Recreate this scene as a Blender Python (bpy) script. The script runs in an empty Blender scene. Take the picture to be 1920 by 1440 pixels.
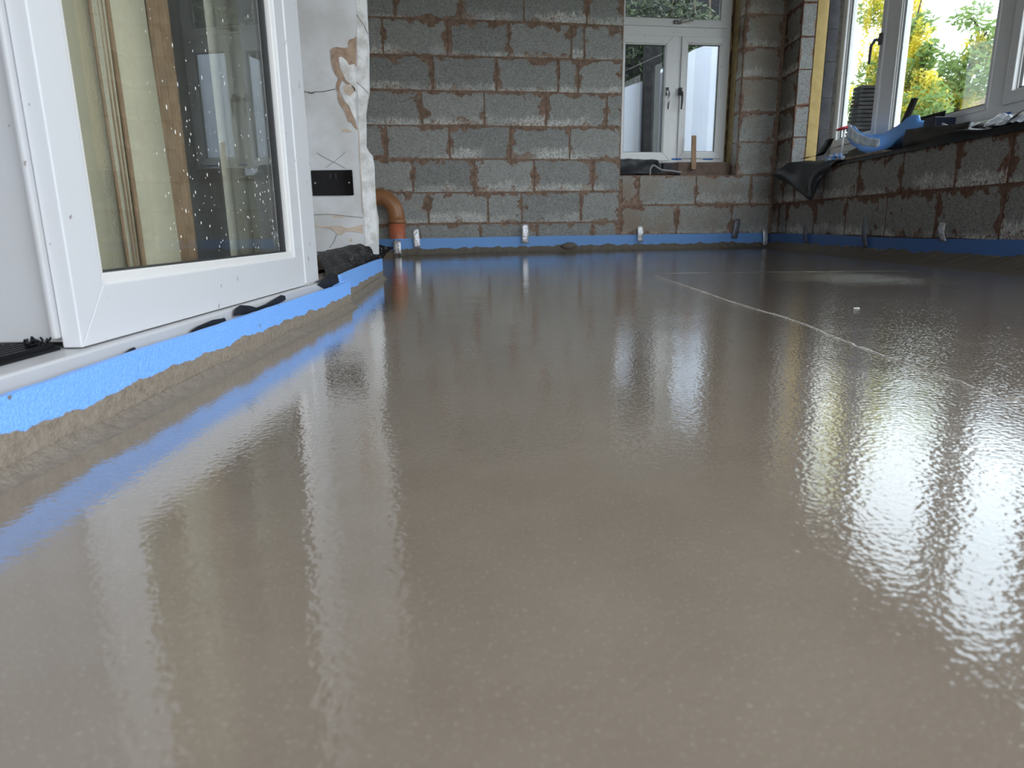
import bpy, bmesh, math, random
from mathutils import Vector, Matrix, noise
random.seed(11)
PI = math.pi
S = bpy.context.scene
COL = S.collection
# ------------------------------------------------------------------ camera
FPX = 1250.0; TH = .2333; RO = -.0123; YAW = .0124; CAMH = .195
fw = Vector((-math.sin(YAW)*math.cos(TH), math.cos(YAW)*math.cos(TH), -math.sin(TH)))
r0 = Vector((math.cos(YAW), math.sin(YAW), 0)); u0 = r0.cross(fw)
rt = math.cos(RO)*r0 + math.sin(RO)*u0; up = -math.sin(RO)*r0 + math.cos(RO)*u0
CAM = Vector((0, 0, CAMH))
cd = bpy.data.cameras.new('camera'); cam = bpy.data.objects.new('camera', cd); COL.objects.link(cam)
m = Matrix((rt, up, -fw)).transposed().to_4x4(); m.translation = CAM; cam.matrix_world = m
cd.sensor_width = 36; cd.sensor_fit = 'HORIZONTAL'; cd.lens = 36*FPX/1920
cd.clip_start = .01; cd.clip_end = 500
cd.dof.use_dof = True; cd.dof.focus_distance = 1.5; cd.dof.aperture_fstop = 10
S.camera = cam
# ------------------------------------------------------------------ sky and light
W = bpy.data.worlds.new('sky'); S.world = W; W.use_nodes = True
nt = W.node_tree; nt.nodes.clear()
def N(nt, t, **k):
    n = nt.nodes.new(t)
    for a, b in k.items():
        if a.startswith('i_'):
            n.inputs[int(a[2:]) if a[2:].isdigit() else a[2:].replace('_', ' ')].default_value = b
        else: setattr(n, a, b)
    return n
wo = N(nt, 'ShaderNodeOutputWorld'); bg = N(nt, 'ShaderNodeBackground')
tc = N(nt, 'ShaderNodeTexCoord')
vm = N(nt, 'ShaderNodeVectorMath', operation='DOT_PRODUCT')
gd = Vector((.55, -.30, .78)).normalized(); vm.inputs[1].default_value = gd
nt.links.new(tc.outputs['Generated'], vm.inputs[0])
mr = N(nt, 'ShaderNodeMapRange', interpolation_type='SMOOTHSTEP'); mr.inputs[1].default_value = -.1; mr.inputs[2].default_value = 1.0
mr.inputs[3].default_value = 3.6; mr.inputs[4].default_value = 6.5
nt.links.new(vm.outputs['Value'], mr.inputs[0])
ns = N(nt, 'ShaderNodeTexNoise'); ns.inputs['Scale'].default_value = 2.5; ns.inputs['Detail'].default_value = 4
nt.links.new(tc.outputs['Generated'], ns.inputs['Vector'])
cr = N(nt, 'ShaderNodeValToRGB')
cr.color_ramp.elements[0].position = .35; cr.color_ramp.elements[0].color = (.74, .86, 1.0, 1)
cr.color_ramp.elements[1].position = .65; cr.color_ramp.elements[1].color = (.94, .97, 1.0, 1)
nt.links.new(ns.outputs['Fac'], cr.inputs[0]); nt.links.new(cr.outputs[0], bg.inputs[0])
nt.links.new(mr.outputs[0], bg.inputs[1]); nt.links.new(bg.outputs[0], wo.inputs[0])
S.view_settings.view_transform = 'Standard'; S.view_settings.look = 'None'
S.view_settings.gamma = 1; S.view_settings.use_curve_mapping = False
S.view_settings.exposure = -.35

# ------------------------------------------------------------------ survey helpers: sight lines onto the real planes of the room
AL = .1589+YAW
BO = Vector((-math.sin(YAW)*5.0908, math.cos(YAW)*5.0908, 0)); BD = Vector((math.cos(AL), math.sin(AL), 0)); BN = Vector((-math.sin(AL), math.cos(AL), 0))
def ray(x, y): return fw*FPX + rt*(x-960) - up*(y-720)
def hit(x, y, p, n):
    v = ray(x, y); return CAM + v*((p-CAM).dot(n)/v.dot(n))
def onX(x, y, X0): return hit(x, y, Vector((X0, 0, 0)), Vector((1, 0, 0)))
def onY(x, y, Y0): return hit(x, y, Vector((0, Y0, 0)), Vector((0, 1, 0)))
def onZ(x, y, Z0): return hit(x, y, Vector((0, 0, Z0)), Vector((0, 0, 1)))
def onB(x, y, o=0):
    p = hit(x, y, BO+BN*o, BN); return (p-BO).dot(BD), p.z
def BP(s, z, o=0): return BO + BD*s + BN*o + Vector((0, 0, z))

# ------------------------------------------------------------------ object helpers
def tag(o, label=None, cat=None, group=None, kind=None):
    if label: o['label'] = label
    if cat: o['category'] = cat
    if group: o['group'] = group
    if kind: o['kind'] = kind
    return o
def obj(name, bm, mat, parent=None, smooth=False):
    bmesh.ops.recalc_face_normals(bm, faces=bm.faces)
    me = bpy.data.meshes.new(name); bm.to_mesh(me); bm.free()
    for mm in (mat if isinstance(mat, (list, tuple)) else [mat]): me.materials.append(mm)
    if smooth:
        for p in me.polygons: p.use_smooth = True
    o = bpy.data.objects.new(name, me); COL.objects.link(o)
    if parent: o.parent = parent; o.matrix_parent_inverse = parent.matrix_world.inverted()
    return o
def empty(name, loc=(0, 0, 0)):
    o = bpy.data.objects.new(name, None); o.location = loc; o.empty_display_size = .05; COL.objects.link(o)
    o.matrix_world = Matrix.Translation(loc)
    return o
def hexa(bm, P, mi=0):
    """P: 8 points, 0-3 one face loop, 4-7 the opposite loop"""
    v = [bm.verts.new(p) for p in P]
    for f in ((0, 1, 2, 3), (7, 6, 5, 4), (0, 4, 5, 1), (1, 5, 6, 2), (2, 6, 7, 3), (3, 7, 4, 0)):
        fc = bm.faces.new([v[i] for i in f]); fc.material_index = mi
    return v
def box(bm, a, b, mi=0):
    (x0, y0, z0), (x1, y1, z1) = a, b
    return hexa(bm, [(x0, y0, z0), (x1, y0, z0), (x1, y1, z0), (x0, y1, z0), (x0, y0, z1), (x1, y0, z1), (x1, y1, z1), (x0, y1, z1)], mi)
def boxB(bm, s0, s1, z0, z1, o0, o1, mi=0):
    P = [BP(s0, z0, o0), BP(s1, z0, o0), BP(s1, z0, o1), BP(s0, z0, o1)]
    return hexa(bm, P+[p+Vector((0, 0, z1-z0)) for p in P], mi)
def bevel(bm, w=.003, seg=2):
    bmesh.ops.remove_doubles(bm, verts=bm.verts, dist=1e-6)
    bmesh.ops.bevel(bm, geom=list(bm.edges), offset=w, segments=seg, affect='EDGES', profile=.6, clamp_overlap=True)
def tube(bm, pts, rad, seg=12, caps=True):
    pts = [Vector(p) for p in pts]
    R = rad if isinstance(rad, (list, tuple)) else [rad]*len(pts)
    rings = []; ref = None
    for i, p in enumerate(pts):
        t = (pts[min(i+1, len(pts)-1)]-pts[max(i-1, 0)]).normalized()
        if ref is None:
            ref = Vector((0, 0, 1)) if abs(t.z) < .9 else Vector((1, 0, 0))
        a = t.cross(ref).normalized(); b = t.cross(a).normalized(); ref = -t.cross(a).cross(t).normalized() if False else ref
        rings.append([bm.verts.new(p+R[i]*(math.cos(2*PI*k/seg)*a+math.sin(2*PI*k/seg)*b)) for k in range(seg)])
    for A, B in zip(rings, rings[1:]):
        for k in range(seg):
            bm.faces.new((A[k], A[(k+1) % seg], B[(k+1) % seg], B[k]))
    if caps:
        bm.faces.new(rings[0]); bm.faces.new(rings[-1][::-1])
def sheet(bm, rows, th, n=None):
    """grid of points (rows of equal length) given thickness th along n (Vector) or z"""
    n = Vector(n or (0, 0, 1)).normalized()*th
    A = [[bm.verts.new(p) for p in r] for r in rows]; B = [[bm.verts.new(Vector(p)-n) for p in r] for r in rows]
    R, Cc = len(rows), len(rows[0])
    for i in range(R-1):
        for j in range(Cc-1):
            bm.faces.new((A[i][j], A[i][j+1], A[i+1][j+1], A[i+1][j])); bm.faces.new((B[i][j], B[i+1][j], B[i+1][j+1], B[i][j+1]))
    for i in range(R-1):
        for j in (0, Cc-1): bm.faces.new((A[i][j], A[i+1][j], B[i+1][j], B[i][j]))
    for j in range(Cc-1):
        for i in (0, R-1): bm.faces.new((A[i][j], A[i][j+1], B[i][j+1], B[i][j]))
def prism(bm, poly, vec):
    """extrude planar polygon (list of Vectors) along vec"""
    a = [bm.verts.new(p) for p in poly]; b = [bm.verts.new(Vector(p)+Vector(vec)) for p in poly]
    n = len(poly); bm.faces.new(a); bm.faces.new(b[::-1])
    for i in range(n): bm.faces.new((a[i], b[i], b[(i+1) % n], a[(i+1) % n]))
def lerp(a, b, t): return a+(b-a)*t
def bez(pts, n):
    """catmull-rom through pts"""
    P = [Vector(p) for p in pts]; P = [P[0]*2-P[1]]+P+[P[-1]*2-P[-2]]; out = []
    for i in range(1, len(P)-2):
        for k in range(n):
            t = k/n
            out.append(.5*((2*P[i])+(P[i+1]-P[i-1])*t+(2*P[i-1]-5*P[i]+4*P[i+1]-P[i+2])*t*t+(3*P[i]-P[i-1]-3*P[i+1]+P[i+2])*t**3))
    out.append(P[-2]); return out
def fn(*a, s=1.0): return noise.noise(Vector((tuple(a)+(.5,.5))[:3])*s)

# ------------------------------------------------------------------ materials
def c4(c): return (c[0], c[1], c[2], 1)
def mk(name):
    m = bpy.data.materials.new(name); m.use_nodes = True; t = m.node_tree
    return m, t, t.nodes['Principled BSDF'], t.links.new
def ramp(t, p0, c0, p1, c1, interp='LINEAR'):
    r = N(t, 'ShaderNodeValToRGB'); e = r.color_ramp.elements; r.color_ramp.interpolation = interp
    e[0].position = p0; e[0].color = c4(c0) if not isinstance(c0, float) else (c0,)*3+(1,)
    e[1].position = p1; e[1].color = c4(c1) if not isinstance(c1, float) else (c1,)*3+(1,)
    return r
def noi(t, L, vec, scale, detail=4, rough=.55):
    n = N(t, 'ShaderNodeTexNoise'); n.inputs['Scale'].default_value = scale; n.inputs['Detail'].default_value = detail; n.inputs['Roughness'].default_value = rough
    L(vec, n.inputs['Vector']); return n.outputs['Fac']
def mth(t, L, op, a, b=None, clamp=False):
    n = N(t, 'ShaderNodeMath', operation=op, use_clamp=clamp)
    for i, v in enumerate((a, b)):
        if v is None: continue
        if isinstance(v, (int, float)): n.inputs[i].default_value = v
        else: L(v, n.inputs[i])
    return n.outputs[0]
def mixc(t, L, f, a, b, mode='MIX'):
    n = N(t, 'ShaderNodeMix', data_type='RGBA', blend_type=mode)
    for s, v in ((n.inputs[0], f), (n.inputs[6], a), (n.inputs[7], b)):
        if isinstance(v, tuple): s.default_value = c4(v)
        elif isinstance(v, (int, float)): s.default_value = v
        else: L(v, s)
    return n.outputs[2]
def mrange(t, L, v, a, b, c=0., d=1.):
    n = N(t, 'ShaderNodeMapRange'); L(v, n.inputs[0]); n.inputs[1].default_value = a; n.inputs[2].default_value = b; n.inputs[3].default_value = c; n.inputs[4].default_value = d
    return n.outputs[0]
def vscale(t, L, vec, sc):
    n = N(t, 'ShaderNodeVectorMath', operation='MULTIPLY'); L(vec, n.inputs[0]); n.inputs[1].default_value = sc; return n.outputs[0]
def bump(t, L, h, strength=.5, dist=.002, prev=None):
    b = N(t, 'ShaderNodeBump'); b.inputs['Strength'].default_value = strength; b.inputs['Distance'].default_value = dist
    L(h, b.inputs['Height'])
    if prev is not None: L(prev, b.inputs['Normal'])
    return b.outputs[0]
def simple(name, col, rough=.5, col2=None, scale=20, bs=.2, bd=.001, bscale=200, metal=0, spec=.5, stretch=(1, 1, 1), lo=.4, hi=.65):
    m, t, p, L = mk(name); g = N(t, 'ShaderNodeNewGeometry').outputs['Position']
    v = vscale(t, L, g, stretch)
    if col2: L(mixc(t, L, mrange(t, L, noi(t, L, v, scale), lo, hi), col, col2), p.inputs['Base Color'])
    else: p.inputs['Base Color'].default_value = c4(col)
    p.inputs['Roughness'].default_value = rough; p.inputs['Metallic'].default_value = metal
    p.inputs['Specular IOR Level'].default_value = spec
    if bs: L(bump(t, L, noi(t, L, v, bscale), bs, bd), p.inputs['Normal'])
    return m

def mat_block(name, cA, cB, mortar, eff=.5, smear=.012, stain=0.0, band=.02):
    m, t, p, L = mk(name)
    pos = N(t, 'ShaderNodeNewGeometry').outputs['Position']
    def uv(n):
        u = N(t, 'ShaderNodeUVMap'); u.uv_map = n; s = N(t, 'ShaderNodeSeparateXYZ'); L(u.outputs[0], s.inputs[0]); return s.outputs[0], s.outputs[1]
    u, v = uv('near'); w, h = uv('far'); ra, rb = uv('rnd')
    ed = mth(t, L, 'MINIMUM', mth(t, L, 'MINIMUM', u, w), mth(t, L, 'MINIMUM', v, h))
    n1 = noi(t, L, pos, 11, 5, .6); n2 = noi(t, L, pos, 60, 4)
    big = noi(t, L, pos, 3.2, 2)
    thr = mth(t, L, 'ADD', mth(t, L, 'MULTIPLY', mth(t, L, 'SUBTRACT', n1, .52), mrange(t, L, big, .35, .7, smear*5, smear*27)), mth(t, L, 'MULTIPLY', mth(t, L, 'SUBTRACT', n2, .5), .012))
    thr = mth(t, L, 'ADD', thr, mrange(t, L, noi(t, L, pos, 5, 3), .38, .66, .0, band))
    mk_ = mrange(t, L, mth(t, L, 'SUBTRACT', ed, thr), 0.000, .004)          # 0 mortar .. 1 block
    fine = noi(t, L, pos, 260, 3, .7); mid = noi(t, L, pos, 26, 5, .65)
    bc = mixc(t, L, mrange(t, L, ra, 0, 1), cA, cB)
    bc = mixc(t, L, mrange(t, L, noi(t, L, pos, 120, 5, .75), .36, .66, 0, 1), mixc(t, L, .50, bc, (.03, .03, .03)), mixc(t, L, .26, bc, (.72, .73, .70)))
    bc = mixc(t, L, mrange(t, L, mid, .42, .7, 0, .45), bc, mixc(t, L, .5, bc, (.14, .13, .11)))
    if stain: bc = mixc(t, L, mrange(t, L, noi(t, L, pos, 2.1, 4), .40, .62, 0, stain), bc, (.26, .20, .15))
    mc = mixc(t, L, mrange(t, L, noi(t, L, pos, 34, 5), .35, .7), mortar, tuple(x*.55 for x in mortar))
    col = mixc(t, L, mk_, mc, bc)
    # lime bloom: fringe of white drips along the foot of each block
    dr = noi(t, L, vscale(t, L, pos, (45, 45, 13)), 1, 4, .7)
    z = N(t, 'ShaderNodeSeparateXYZ'); L(pos, z.inputs[0])
    lim = mth(t, L, 'SUBTRACT', mth(t, L, 'MULTIPLY', dr, mrange(t, L, mth(t, L, 'MULTIPLY', rb, noi(t, L, pos, 7, 3)), 0, .5, .04, .17)), v)
    lm = mth(t, L, 'MULTIPLY', mrange(t, L, lim, 0.0, .03), mth(t, L, 'MULTIPLY', mrange(t, L, noi(t, L, pos, 75, 5, .8), .40, .60), mrange(t, L, noi(t, L, pos, 2.6, 3), .36, .56, 0, eff)))
    lm = mth(t, L, 'MULTIPLY', lm, mrange(t, L, z.outputs[2], .3, 1.1, .75, 1.0)) if name == 'grey_block' else lm
    lm = mth(t, L, 'MULTIPLY', lm, mrange(t, L, ed, -.001, .001))
    col = mixc(t, L, lm, col, (.72, .71, .67))
    L(col, p.inputs['Base Color']); p.inputs['Roughness'].default_value = .92; p.inputs['Specular IOR Level'].default_value = .2
    hgt = mth(t, L, 'ADD', mth(t, L, 'MULTIPLY', mk_, .6), mth(t, L, 'MULTIPLY', fine, .5))
    L(bump(t, L, hgt, .8, .003), p.inputs['Normal'])
    return m
M = {}
M['block'] = mat_block('grey_block', (.385, .385, .365), (.25, .255, .245), (.27, .185, .138), eff=1.0, smear=.015, band=.026)
M['block_black'] = mat_block('shadowed_membrane_block', (.07, .07, .075), (.05, .05, .055), (.03, .028, .028), eff=0, smear=.002)
M['block_brown'] = mat_block('stained_block', (.33, .335, .32), (.30, .29, .26), (.25, .155, .115), eff=.45, smear=.011, stain=.85)
M['block_dark'] = mat_block('dusty_block', (.28, .26, .238), (.20, .19, .175), (.18, .105, .078), eff=.9, smear=.018, band=.034)
M['block_clean'] = mat_block('pale_block', (.42, .43, .42), (.38, .39, .39), (.36, .22, .16), eff=0, smear=.003, band=.004)

def mat_screed():
    m, t, p, L = mk('wet_screed'); pos = N(t, 'ShaderNodeNewGeometry').outputs['Position']
    big = noi(t, L, pos, 1.3, 4); mid = noi(t, L, pos, 9, 4); fine = noi(t, L, pos, 420, 2)
    col = mixc(t, L, mrange(t, L, big, .35, .65), (.172, .138, .106), (.215, .176, .138))
    col = mixc(t, L, mrange(t, L, mid, .4, .7, 0, .35), col, (.25, .208, .165))
    col = mixc(t, L, mrange(t, L, fine, .60, .74, 0, .35), col, (.42, .38, .32))
    L(col, p.inputs['Base Color'])
    sx = N(t, 'ShaderNodeSeparateXYZ'); L(pos, sx.inputs[0])
    # rougher finish towards the right hand pour
    rgt = mrange(t, L, mth(t, L, 'ADD', sx.outputs[0], mth(t, L, 'MULTIPLY', noi(t, L, pos, 2.0, 2), .5)), .35, 1.5)
    L(mrange(t, L, noi(t, L, pos, 14, 3), .3, .7, .02, .045), p.inputs['Roughness'])
    p.inputs['IOR'].default_value = 1.42
    p.inputs['Specular IOR Level'].default_value = .5
    p.inputs['Coat Weight'].default_value = 1.0; p.inputs['Coat Roughness'].default_value = .008; p.inputs['Coat IOR'].default_value = 1.5
    b1 = bump(t, L, noi(t, L, pos, 3.5, 2), .25, .006)
    b2 = N(t, 'ShaderNodeBump'); b2.inputs['Distance'].default_value = .0010
    L(noi(t, L, pos, 170, 1.2, .5), b2.inputs['Height']); L(b1, b2.inputs['Normal'])
    L(mrange(t, L, rgt, 0, 1, .22, .80), b2.inputs['Strength'])
    b3 = N(t, 'ShaderNodeBump'); b3.inputs['Distance'].default_value = .0006
    L(noi(t, L, pos, 380, 2, .6), b3.inputs['Height']); L(b2.outputs[0], b3.inputs['Normal'])
    L(mrange(t, L, rgt, 0, 1, .05, .22), b3.inputs['Strength'])
    gp = onZ(1600, 520, 0)
    dv = N(t, 'ShaderNodeVectorMath', operation='SUBTRACT'); L(pos, dv.inputs[0]); dv.inputs[1].default_value = gp
    dl = N(t, 'ShaderNodeVectorMath', operation='LENGTH'); L(vscale(t, L, dv.outputs[0], (1/.30, 1/.38, 1)), dl.inputs[0])
    gm = mrange(t, L, mth(t, L, 'ADD', dl.outputs['Value'], mth(t, L, 'MULTIPLY', noi(t, L, pos, 8, 3), .8)), .7, 1.5, 1, 0)
    b4 = N(t, 'ShaderNodeBump'); b4.inputs['Distance'].default_value = .0022; L(noi(t, L, pos, 85, 3, .6), b4.inputs['Height']); L(gm, b4.inputs['Strength']); L(b3.outputs[0], b4.inputs['Normal']); b3 = b4
    L(b3.outputs[0], p.inputs['Normal']); L(b3.outputs[0], p.inputs['Coat Normal'])
    return m
M['screed'] = mat_screed()
def mat_mud(name='mortar_mud', c0=(.155, .125, .095), c1=(.25, .21, .165), rough=.5):
    m, t, p, L = mk(name); pos = N(t, 'ShaderNodeNewGeometry').outputs['Position']
    L(mixc(t, L, mrange(t, L, noi(t, L, pos, 90, 5, .7), .3, .7), c0, c1), p.inputs['Base Color'])
    p.inputs['Roughness'].default_value = rough
    L(bump(t, L, noi(t, L, pos, 280, 4, .7), 1.0, .004), p.inputs['Normal']); return m
M['mud'] = mat_mud()
M['mud_dark'] = mat_mud('dark_mortar_mud', (.09, .075, .055), (.16, .135, .10), .55)
def mat_foam(name, z0, amp, col=(.145, .36, .83), hi=(.30, .55, .95), speck=.8):
    m, t, p, L = mk(name); pos = N(t, 'ShaderNodeNewGeometry').outputs['Position']
    z = N(t, 'ShaderNodeSeparateXYZ'); L(pos, z.inputs[0])
    sp = noi(t, L, pos, 430, 4, .8)
    bl = mixc(t, L, mrange(t, L, sp, .45, .72, 0, speck), col, hi)
    edge = mth(t, L, 'ADD', mth(t, L, 'MULTIPLY', mth(t, L, 'SUBTRACT', noi(t, L, vscale(t, L, pos, (1, 1, .4)), 13, 6, .62), .5), amp), z0)
    mud = mrange(t, L, mth(t, L, 'SUBTRACT', z.outputs[2], edge), -.0005, .0008)
    spl = mrange(t, L, noi(t, L, pos, 55, 3), .73, .75)
    mud = mth(t, L, 'MULTIPLY', mud, mth(t, L, 'SUBTRACT', 1.0, spl))
    mc = mixc(t, L, mrange(t, L, noi(t, L, pos, 150, 4, .7), .3, .7), (.15, .12, .09), (.28, .235, .185))
    L(mixc(t, L, mud, mc, bl), p.inputs['Base Color']); p.inputs['Roughness'].default_value = .45
    L(bump(t, L, mth(t, L, 'ADD', mth(t, L, 'MULTIPLY', noi(t, L, pos, 300, 3, .7), .8), mth(t, L, 'MULTIPLY', mth(t, L, 'SUBTRACT', 1.0, mud), .8)), .7, .0025), p.inputs['Normal'])
    return m
M['foam_near'] = mat_foam('blue_foam_near', .033, .030)
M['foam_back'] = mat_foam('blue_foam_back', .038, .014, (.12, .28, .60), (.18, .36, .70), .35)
M['foam_right'] = mat_foam('blue_foam_right', .045, .055, (.06, .15, .40), (.08, .18, .44), .3)  # blue darkened to paint in the shade along this wall; mud edge is real
M['foam_loose'] = mat_foam('blue_foam_offcut', -5, .001, (.12, .36, .86), (.35, .60, .98), .5)
def mat_upvc(name, base, dirt, amt):
    m, t, p, L = mk(name); pos = N(t, 'ShaderNodeNewGeometry').outputs['Position']
    c = mixc(t, L, mrange(t, L, noi(t, L, pos, 7, 5, .6), .45, .8, 0, amt), base, dirt)
    c = mixc(t, L, mrange(t, L, noi(t, L, vscale(t, L, pos, (1, 1, .55)), 75, 3, .5), .705, .73, 0, .8), c, (.16, .13, .11))
    L(c, p.inputs['Base Color']); p.inputs['Roughness'].default_value = .32
    return m
M['upvc'] = mat_upvc('white_upvc', (.53, .535, .55), (.55, .53, .50), .35)
M['upvc_dirty'] = mat_upvc('dusty_white_upvc', (.44, .44, .45), (.42, .39, .36), .6)
M['upvc_win'] = mat_upvc('window_upvc', (.74, .74, .74), (.66, .65, .63), .2)
M['bead'] = simple('glazing_bead', (.62, .61, .59), .35, bs=0)
M['gasket'] = simple('black_gasket', (.02, .02, .02), .5, bs=0)
def mat_glass(name='door_glass', ior=1.5):
    m = bpy.data.materials.new(name); m.use_nodes = True; t = m.node_tree; t.nodes.clear()
    o = N(t, 'ShaderNodeOutputMaterial'); mx = N(t, 'ShaderNodeMixShader'); tr = N(t, 'ShaderNodeBsdfTransparent'); gl = N(t, 'ShaderNodeBsdfGlossy'); fr = N(t, 'ShaderNodeFresnel')
    ge = N(t, 'ShaderNodeNewGeometry'); mp = N(t, 'ShaderNodeMapRange'); mp.inputs[3].default_value = ior; mp.inputs[4].default_value = 1/ior; t.links.new(ge.outputs['Backfacing'], mp.inputs[0]); t.links.new(mp.outputs[0], fr.inputs[0]); gl.inputs['Roughness'].default_value = .0; tr.inputs[0].default_value = (.95, .97, .96, 1)
    t.links.new(fr.outputs[0], mx.inputs[0]); t.links.new(tr.outputs[0], mx.inputs[1]); t.links.new(gl.outputs[0], mx.inputs[2]); t.links.new(mx.outputs[0], o.inputs[0])
    return m
M['glass'] = mat_glass(); M['glass_win'] = mat_glass('window_glass', 1.33)
M['plaster'] = simple('old_white_plaster', (.60, .60, .61), .8, (.48, .47, .45), 6, .35, .002, 90, spec=.2)
M['plaster_edge'] = simple('chipped_plaster_edge', (.72, .72, .71), .85, (.50, .48, .45), 24, .8, .004, 60, spec=.2)
M['bare'] = simple('bare_brown_plaster', (.40, .29, .21), .9, (.27, .19, .14), 40, .6, .002, 150, spec=.1)
M['tan'] = simple('tan_plaster', (.55, .45, .36), .9, (.42, .34, .27), 30, .3, .002, 150, spec=.1)
M['pencil'] = simple('pencil_line', (.16, .15, .15), .8, bs=0)
M['crack'] = simple('dark_crack', (.13, .10, .08), .9, bs=0)
M['dpm'] = simple('black_membrane', (.008, .008, .010), .42, (.016, .016, .018), 30, .5, .003, 30, spec=.25)
def mat_dpm_splash():
    m, t, p, L = mk('splashed_black_membrane'); pos = N(t, 'ShaderNodeNewGeometry').outputs['Position']
    a = mrange(t, L, noi(t, L, pos, 120, 3, .6), .64, .67)
    L(mixc(t, L, a, (.005, .005, .006), (.50, .49, .45)), p.inputs['Base Color']); p.inputs['Roughness'].default_value = .45; p.inputs['Specular IOR Level'].default_value = .08
    L(bump(t, L, noi(t, L, pos, 40, 3), .4, .004), p.inputs['Normal']); return m
M['dpm_splash'] = mat_dpm_splash()
M['dpm_grey'] = simple('dusty_black_membrane', (.012, .012, .014), .4, (.024, .024, .027), 8, .5, .004, 25, spec=.22)
M['dpm_brown'] = simple('mud_stained_membrane', (.045, .036, .03), .6, (.012, .011, .011), 9, .5, .003, 60, lo=.45, hi=.6)
M['tape'] = simple('silver_tape', (.72, .73, .76), .3, (.40, .41, .44), 60, .9, .006, 70, metal=.55)
M['tape_dull'] = simple('dull_silver_tape', (.20, .21, .24), .35, (.12, .12, .14), 60, .9, .006, 70, metal=.5)
M['pipe_brown'] = simple('brown_pipe_plastic', (.34, .155, .065), .38, (.25, .12, .055), 14, .1, .001, 60)
M['pipe_orange'] = simple('terracotta_pipe_plastic', (.52, .15, .075), .45, (.40, .13, .07), 25, .1, .001, 60)
M['black_gloss'] = simple('polished_black_nickel', (.006, .005, .005), .08, bs=0, spec=.35)
M['black_plastic'] = simple('black_plastic', (.006, .006, .007), .5, bs=0, spec=.15)
M['insul'] = simple('yellow_insulation', (.66, .50, .21), .8, (.58, .43, .17), 18, .4, .002, 120)
M['insul_old'] = simple('yellow_insulation_edge', (.36, .27, .12), .85, (.26, .19, .09), 18, .4, .002, 120)
M['wood'] = simple('raw_timber', (.38, .24, .14), .7, (.28, .17, .10), 12, .3, .001, 60, stretch=(6, 6, 1))
M['wood_dark'] = simple('weathered_timber', (.16, .105, .08), .8, (.10, .07, .055), 14, .4, .002, 60)
M['blue_lbl'] = simple('blue_film_label', (.02, .14, .52), .5, bs=0)
M['metal_h'] = simple('satin_handle', (.45, .45, .45), .3, bs=0, metal=.8)
M['dark_h'] = simple('dark_handle', (.10, .10, .11), .4, bs=0)
M['red'] = simple('red_plastic', (.62, .03, .04), .4, bs=0)
M['white_pl'] = simple('white_plastic', (.78, .78, .76), .4, bs=0)
M['rag'] = simple('blue_white_cloth', (.12, .32, .75), .6, (.80, .82, .84), 38, .6, .004, 60, lo=.47, hi=.53)
M['film'] = simple('crumpled_clear_film', (.62, .66, .72), .15, (.35, .37, .40), 35, 1., .01, 35)
M['foil_w'] = simple('white_foil_face', (.80, .80, .80), .35, bs=.4, bd=.002, bscale=40)
M['curtain'] = simple('olive_curtain_cloth', (.53, .47, .35), .85, (.46, .41, .305), 5, .4, .002, 350, spec=.1)
M['curtain_trim'] = simple('brown_curtain_braid', (.30, .20, .125), .85, (.24, .16, .10), 30, .4, .002, 250, spec=.1)
M['net'] = simple('pale_drape_cloth', (.48, .45, .37), .85, (.40, .375, .31), 5, .4, .002, 350, spec=.1)
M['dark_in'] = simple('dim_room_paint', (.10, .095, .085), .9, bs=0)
M['ceil'] = simple('ceiling_board', (.34, .32, .29), .85, (.29, .27, .25), 3, .2, .002, 60, spec=.1)
M['ground'] = simple('garden_ground', (.20, .19, .15), .95, (.14, .16, .08), 1.5, .5, .02, 12)
def mat_leaf(name, a, b, tr=.5):
    m, t, p, L = mk(name); pos = N(t, 'ShaderNodeNewGeometry').outputs['Position']
    c = mixc(t, L, mrange(t, L, noi(t, L, pos, 1.6, 3), .4, .62), a, b)
    d = N(t, 'ShaderNodeBsdfDiffuse'); r = N(t, 'ShaderNodeBsdfTranslucent'); x = N(t, 'ShaderNodeMixShader'); x.inputs[0].default_value = tr
    L(c, d.inputs[0]); L(c, r.inputs[0]); L(d.outputs[0], x.inputs[1]); L(r.outputs[0], x.inputs[2]); L(x.outputs[0], t.nodes['Material Output'].inputs[0]); return m
M['leaf'] = simple('light_green_leaf', (.17, .27, .075), .6, (.09, .17, .04), .9, 0)
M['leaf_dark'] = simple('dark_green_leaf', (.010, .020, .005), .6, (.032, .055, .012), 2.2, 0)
M['yellow'] = simple('yellow_blossom', (.80, .62, .02), .6, (.62, .47, .01), 2, 0)
M['bark'] = simple('bark', (.12, .09, .065), .9, (.07, .055, .04), 20, .8, .01, 40)
M['tanwall'] = simple('tan_render', (.30, .23, .15), .9, (.26, .19, .12), 1.5, .3, .01, 20)
M['slate'] = simple('dark_slate', (.014, .014, .016), .7, (.028, .028, .03), 20, .4, .002, 60, spec=.15)
M['poly'] = simple('pale_polythene', (.36, .40, .50), .45, (.40, .44, .52), 2, .3, .01, 8)
M['leaf'] = mat_leaf('light_green_leaf', (.36, .48, .20), (.24, .36, .12)); M['yellow'] = mat_leaf('yellow_blossom', (.92, .84, .10), (.88, .80, .20))
for k in ('leaf_dark', 'poly'):
    pb = M[k].node_tree.nodes['Principled BSDF']; pb.inputs['Transmission Weight'].default_value = 0
    pb.inputs['Subsurface Weight'].default_value = .0
M['fleck'] = simple('dried_white_fleck', (.85, .85, .82), .7, bs=0)

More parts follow.
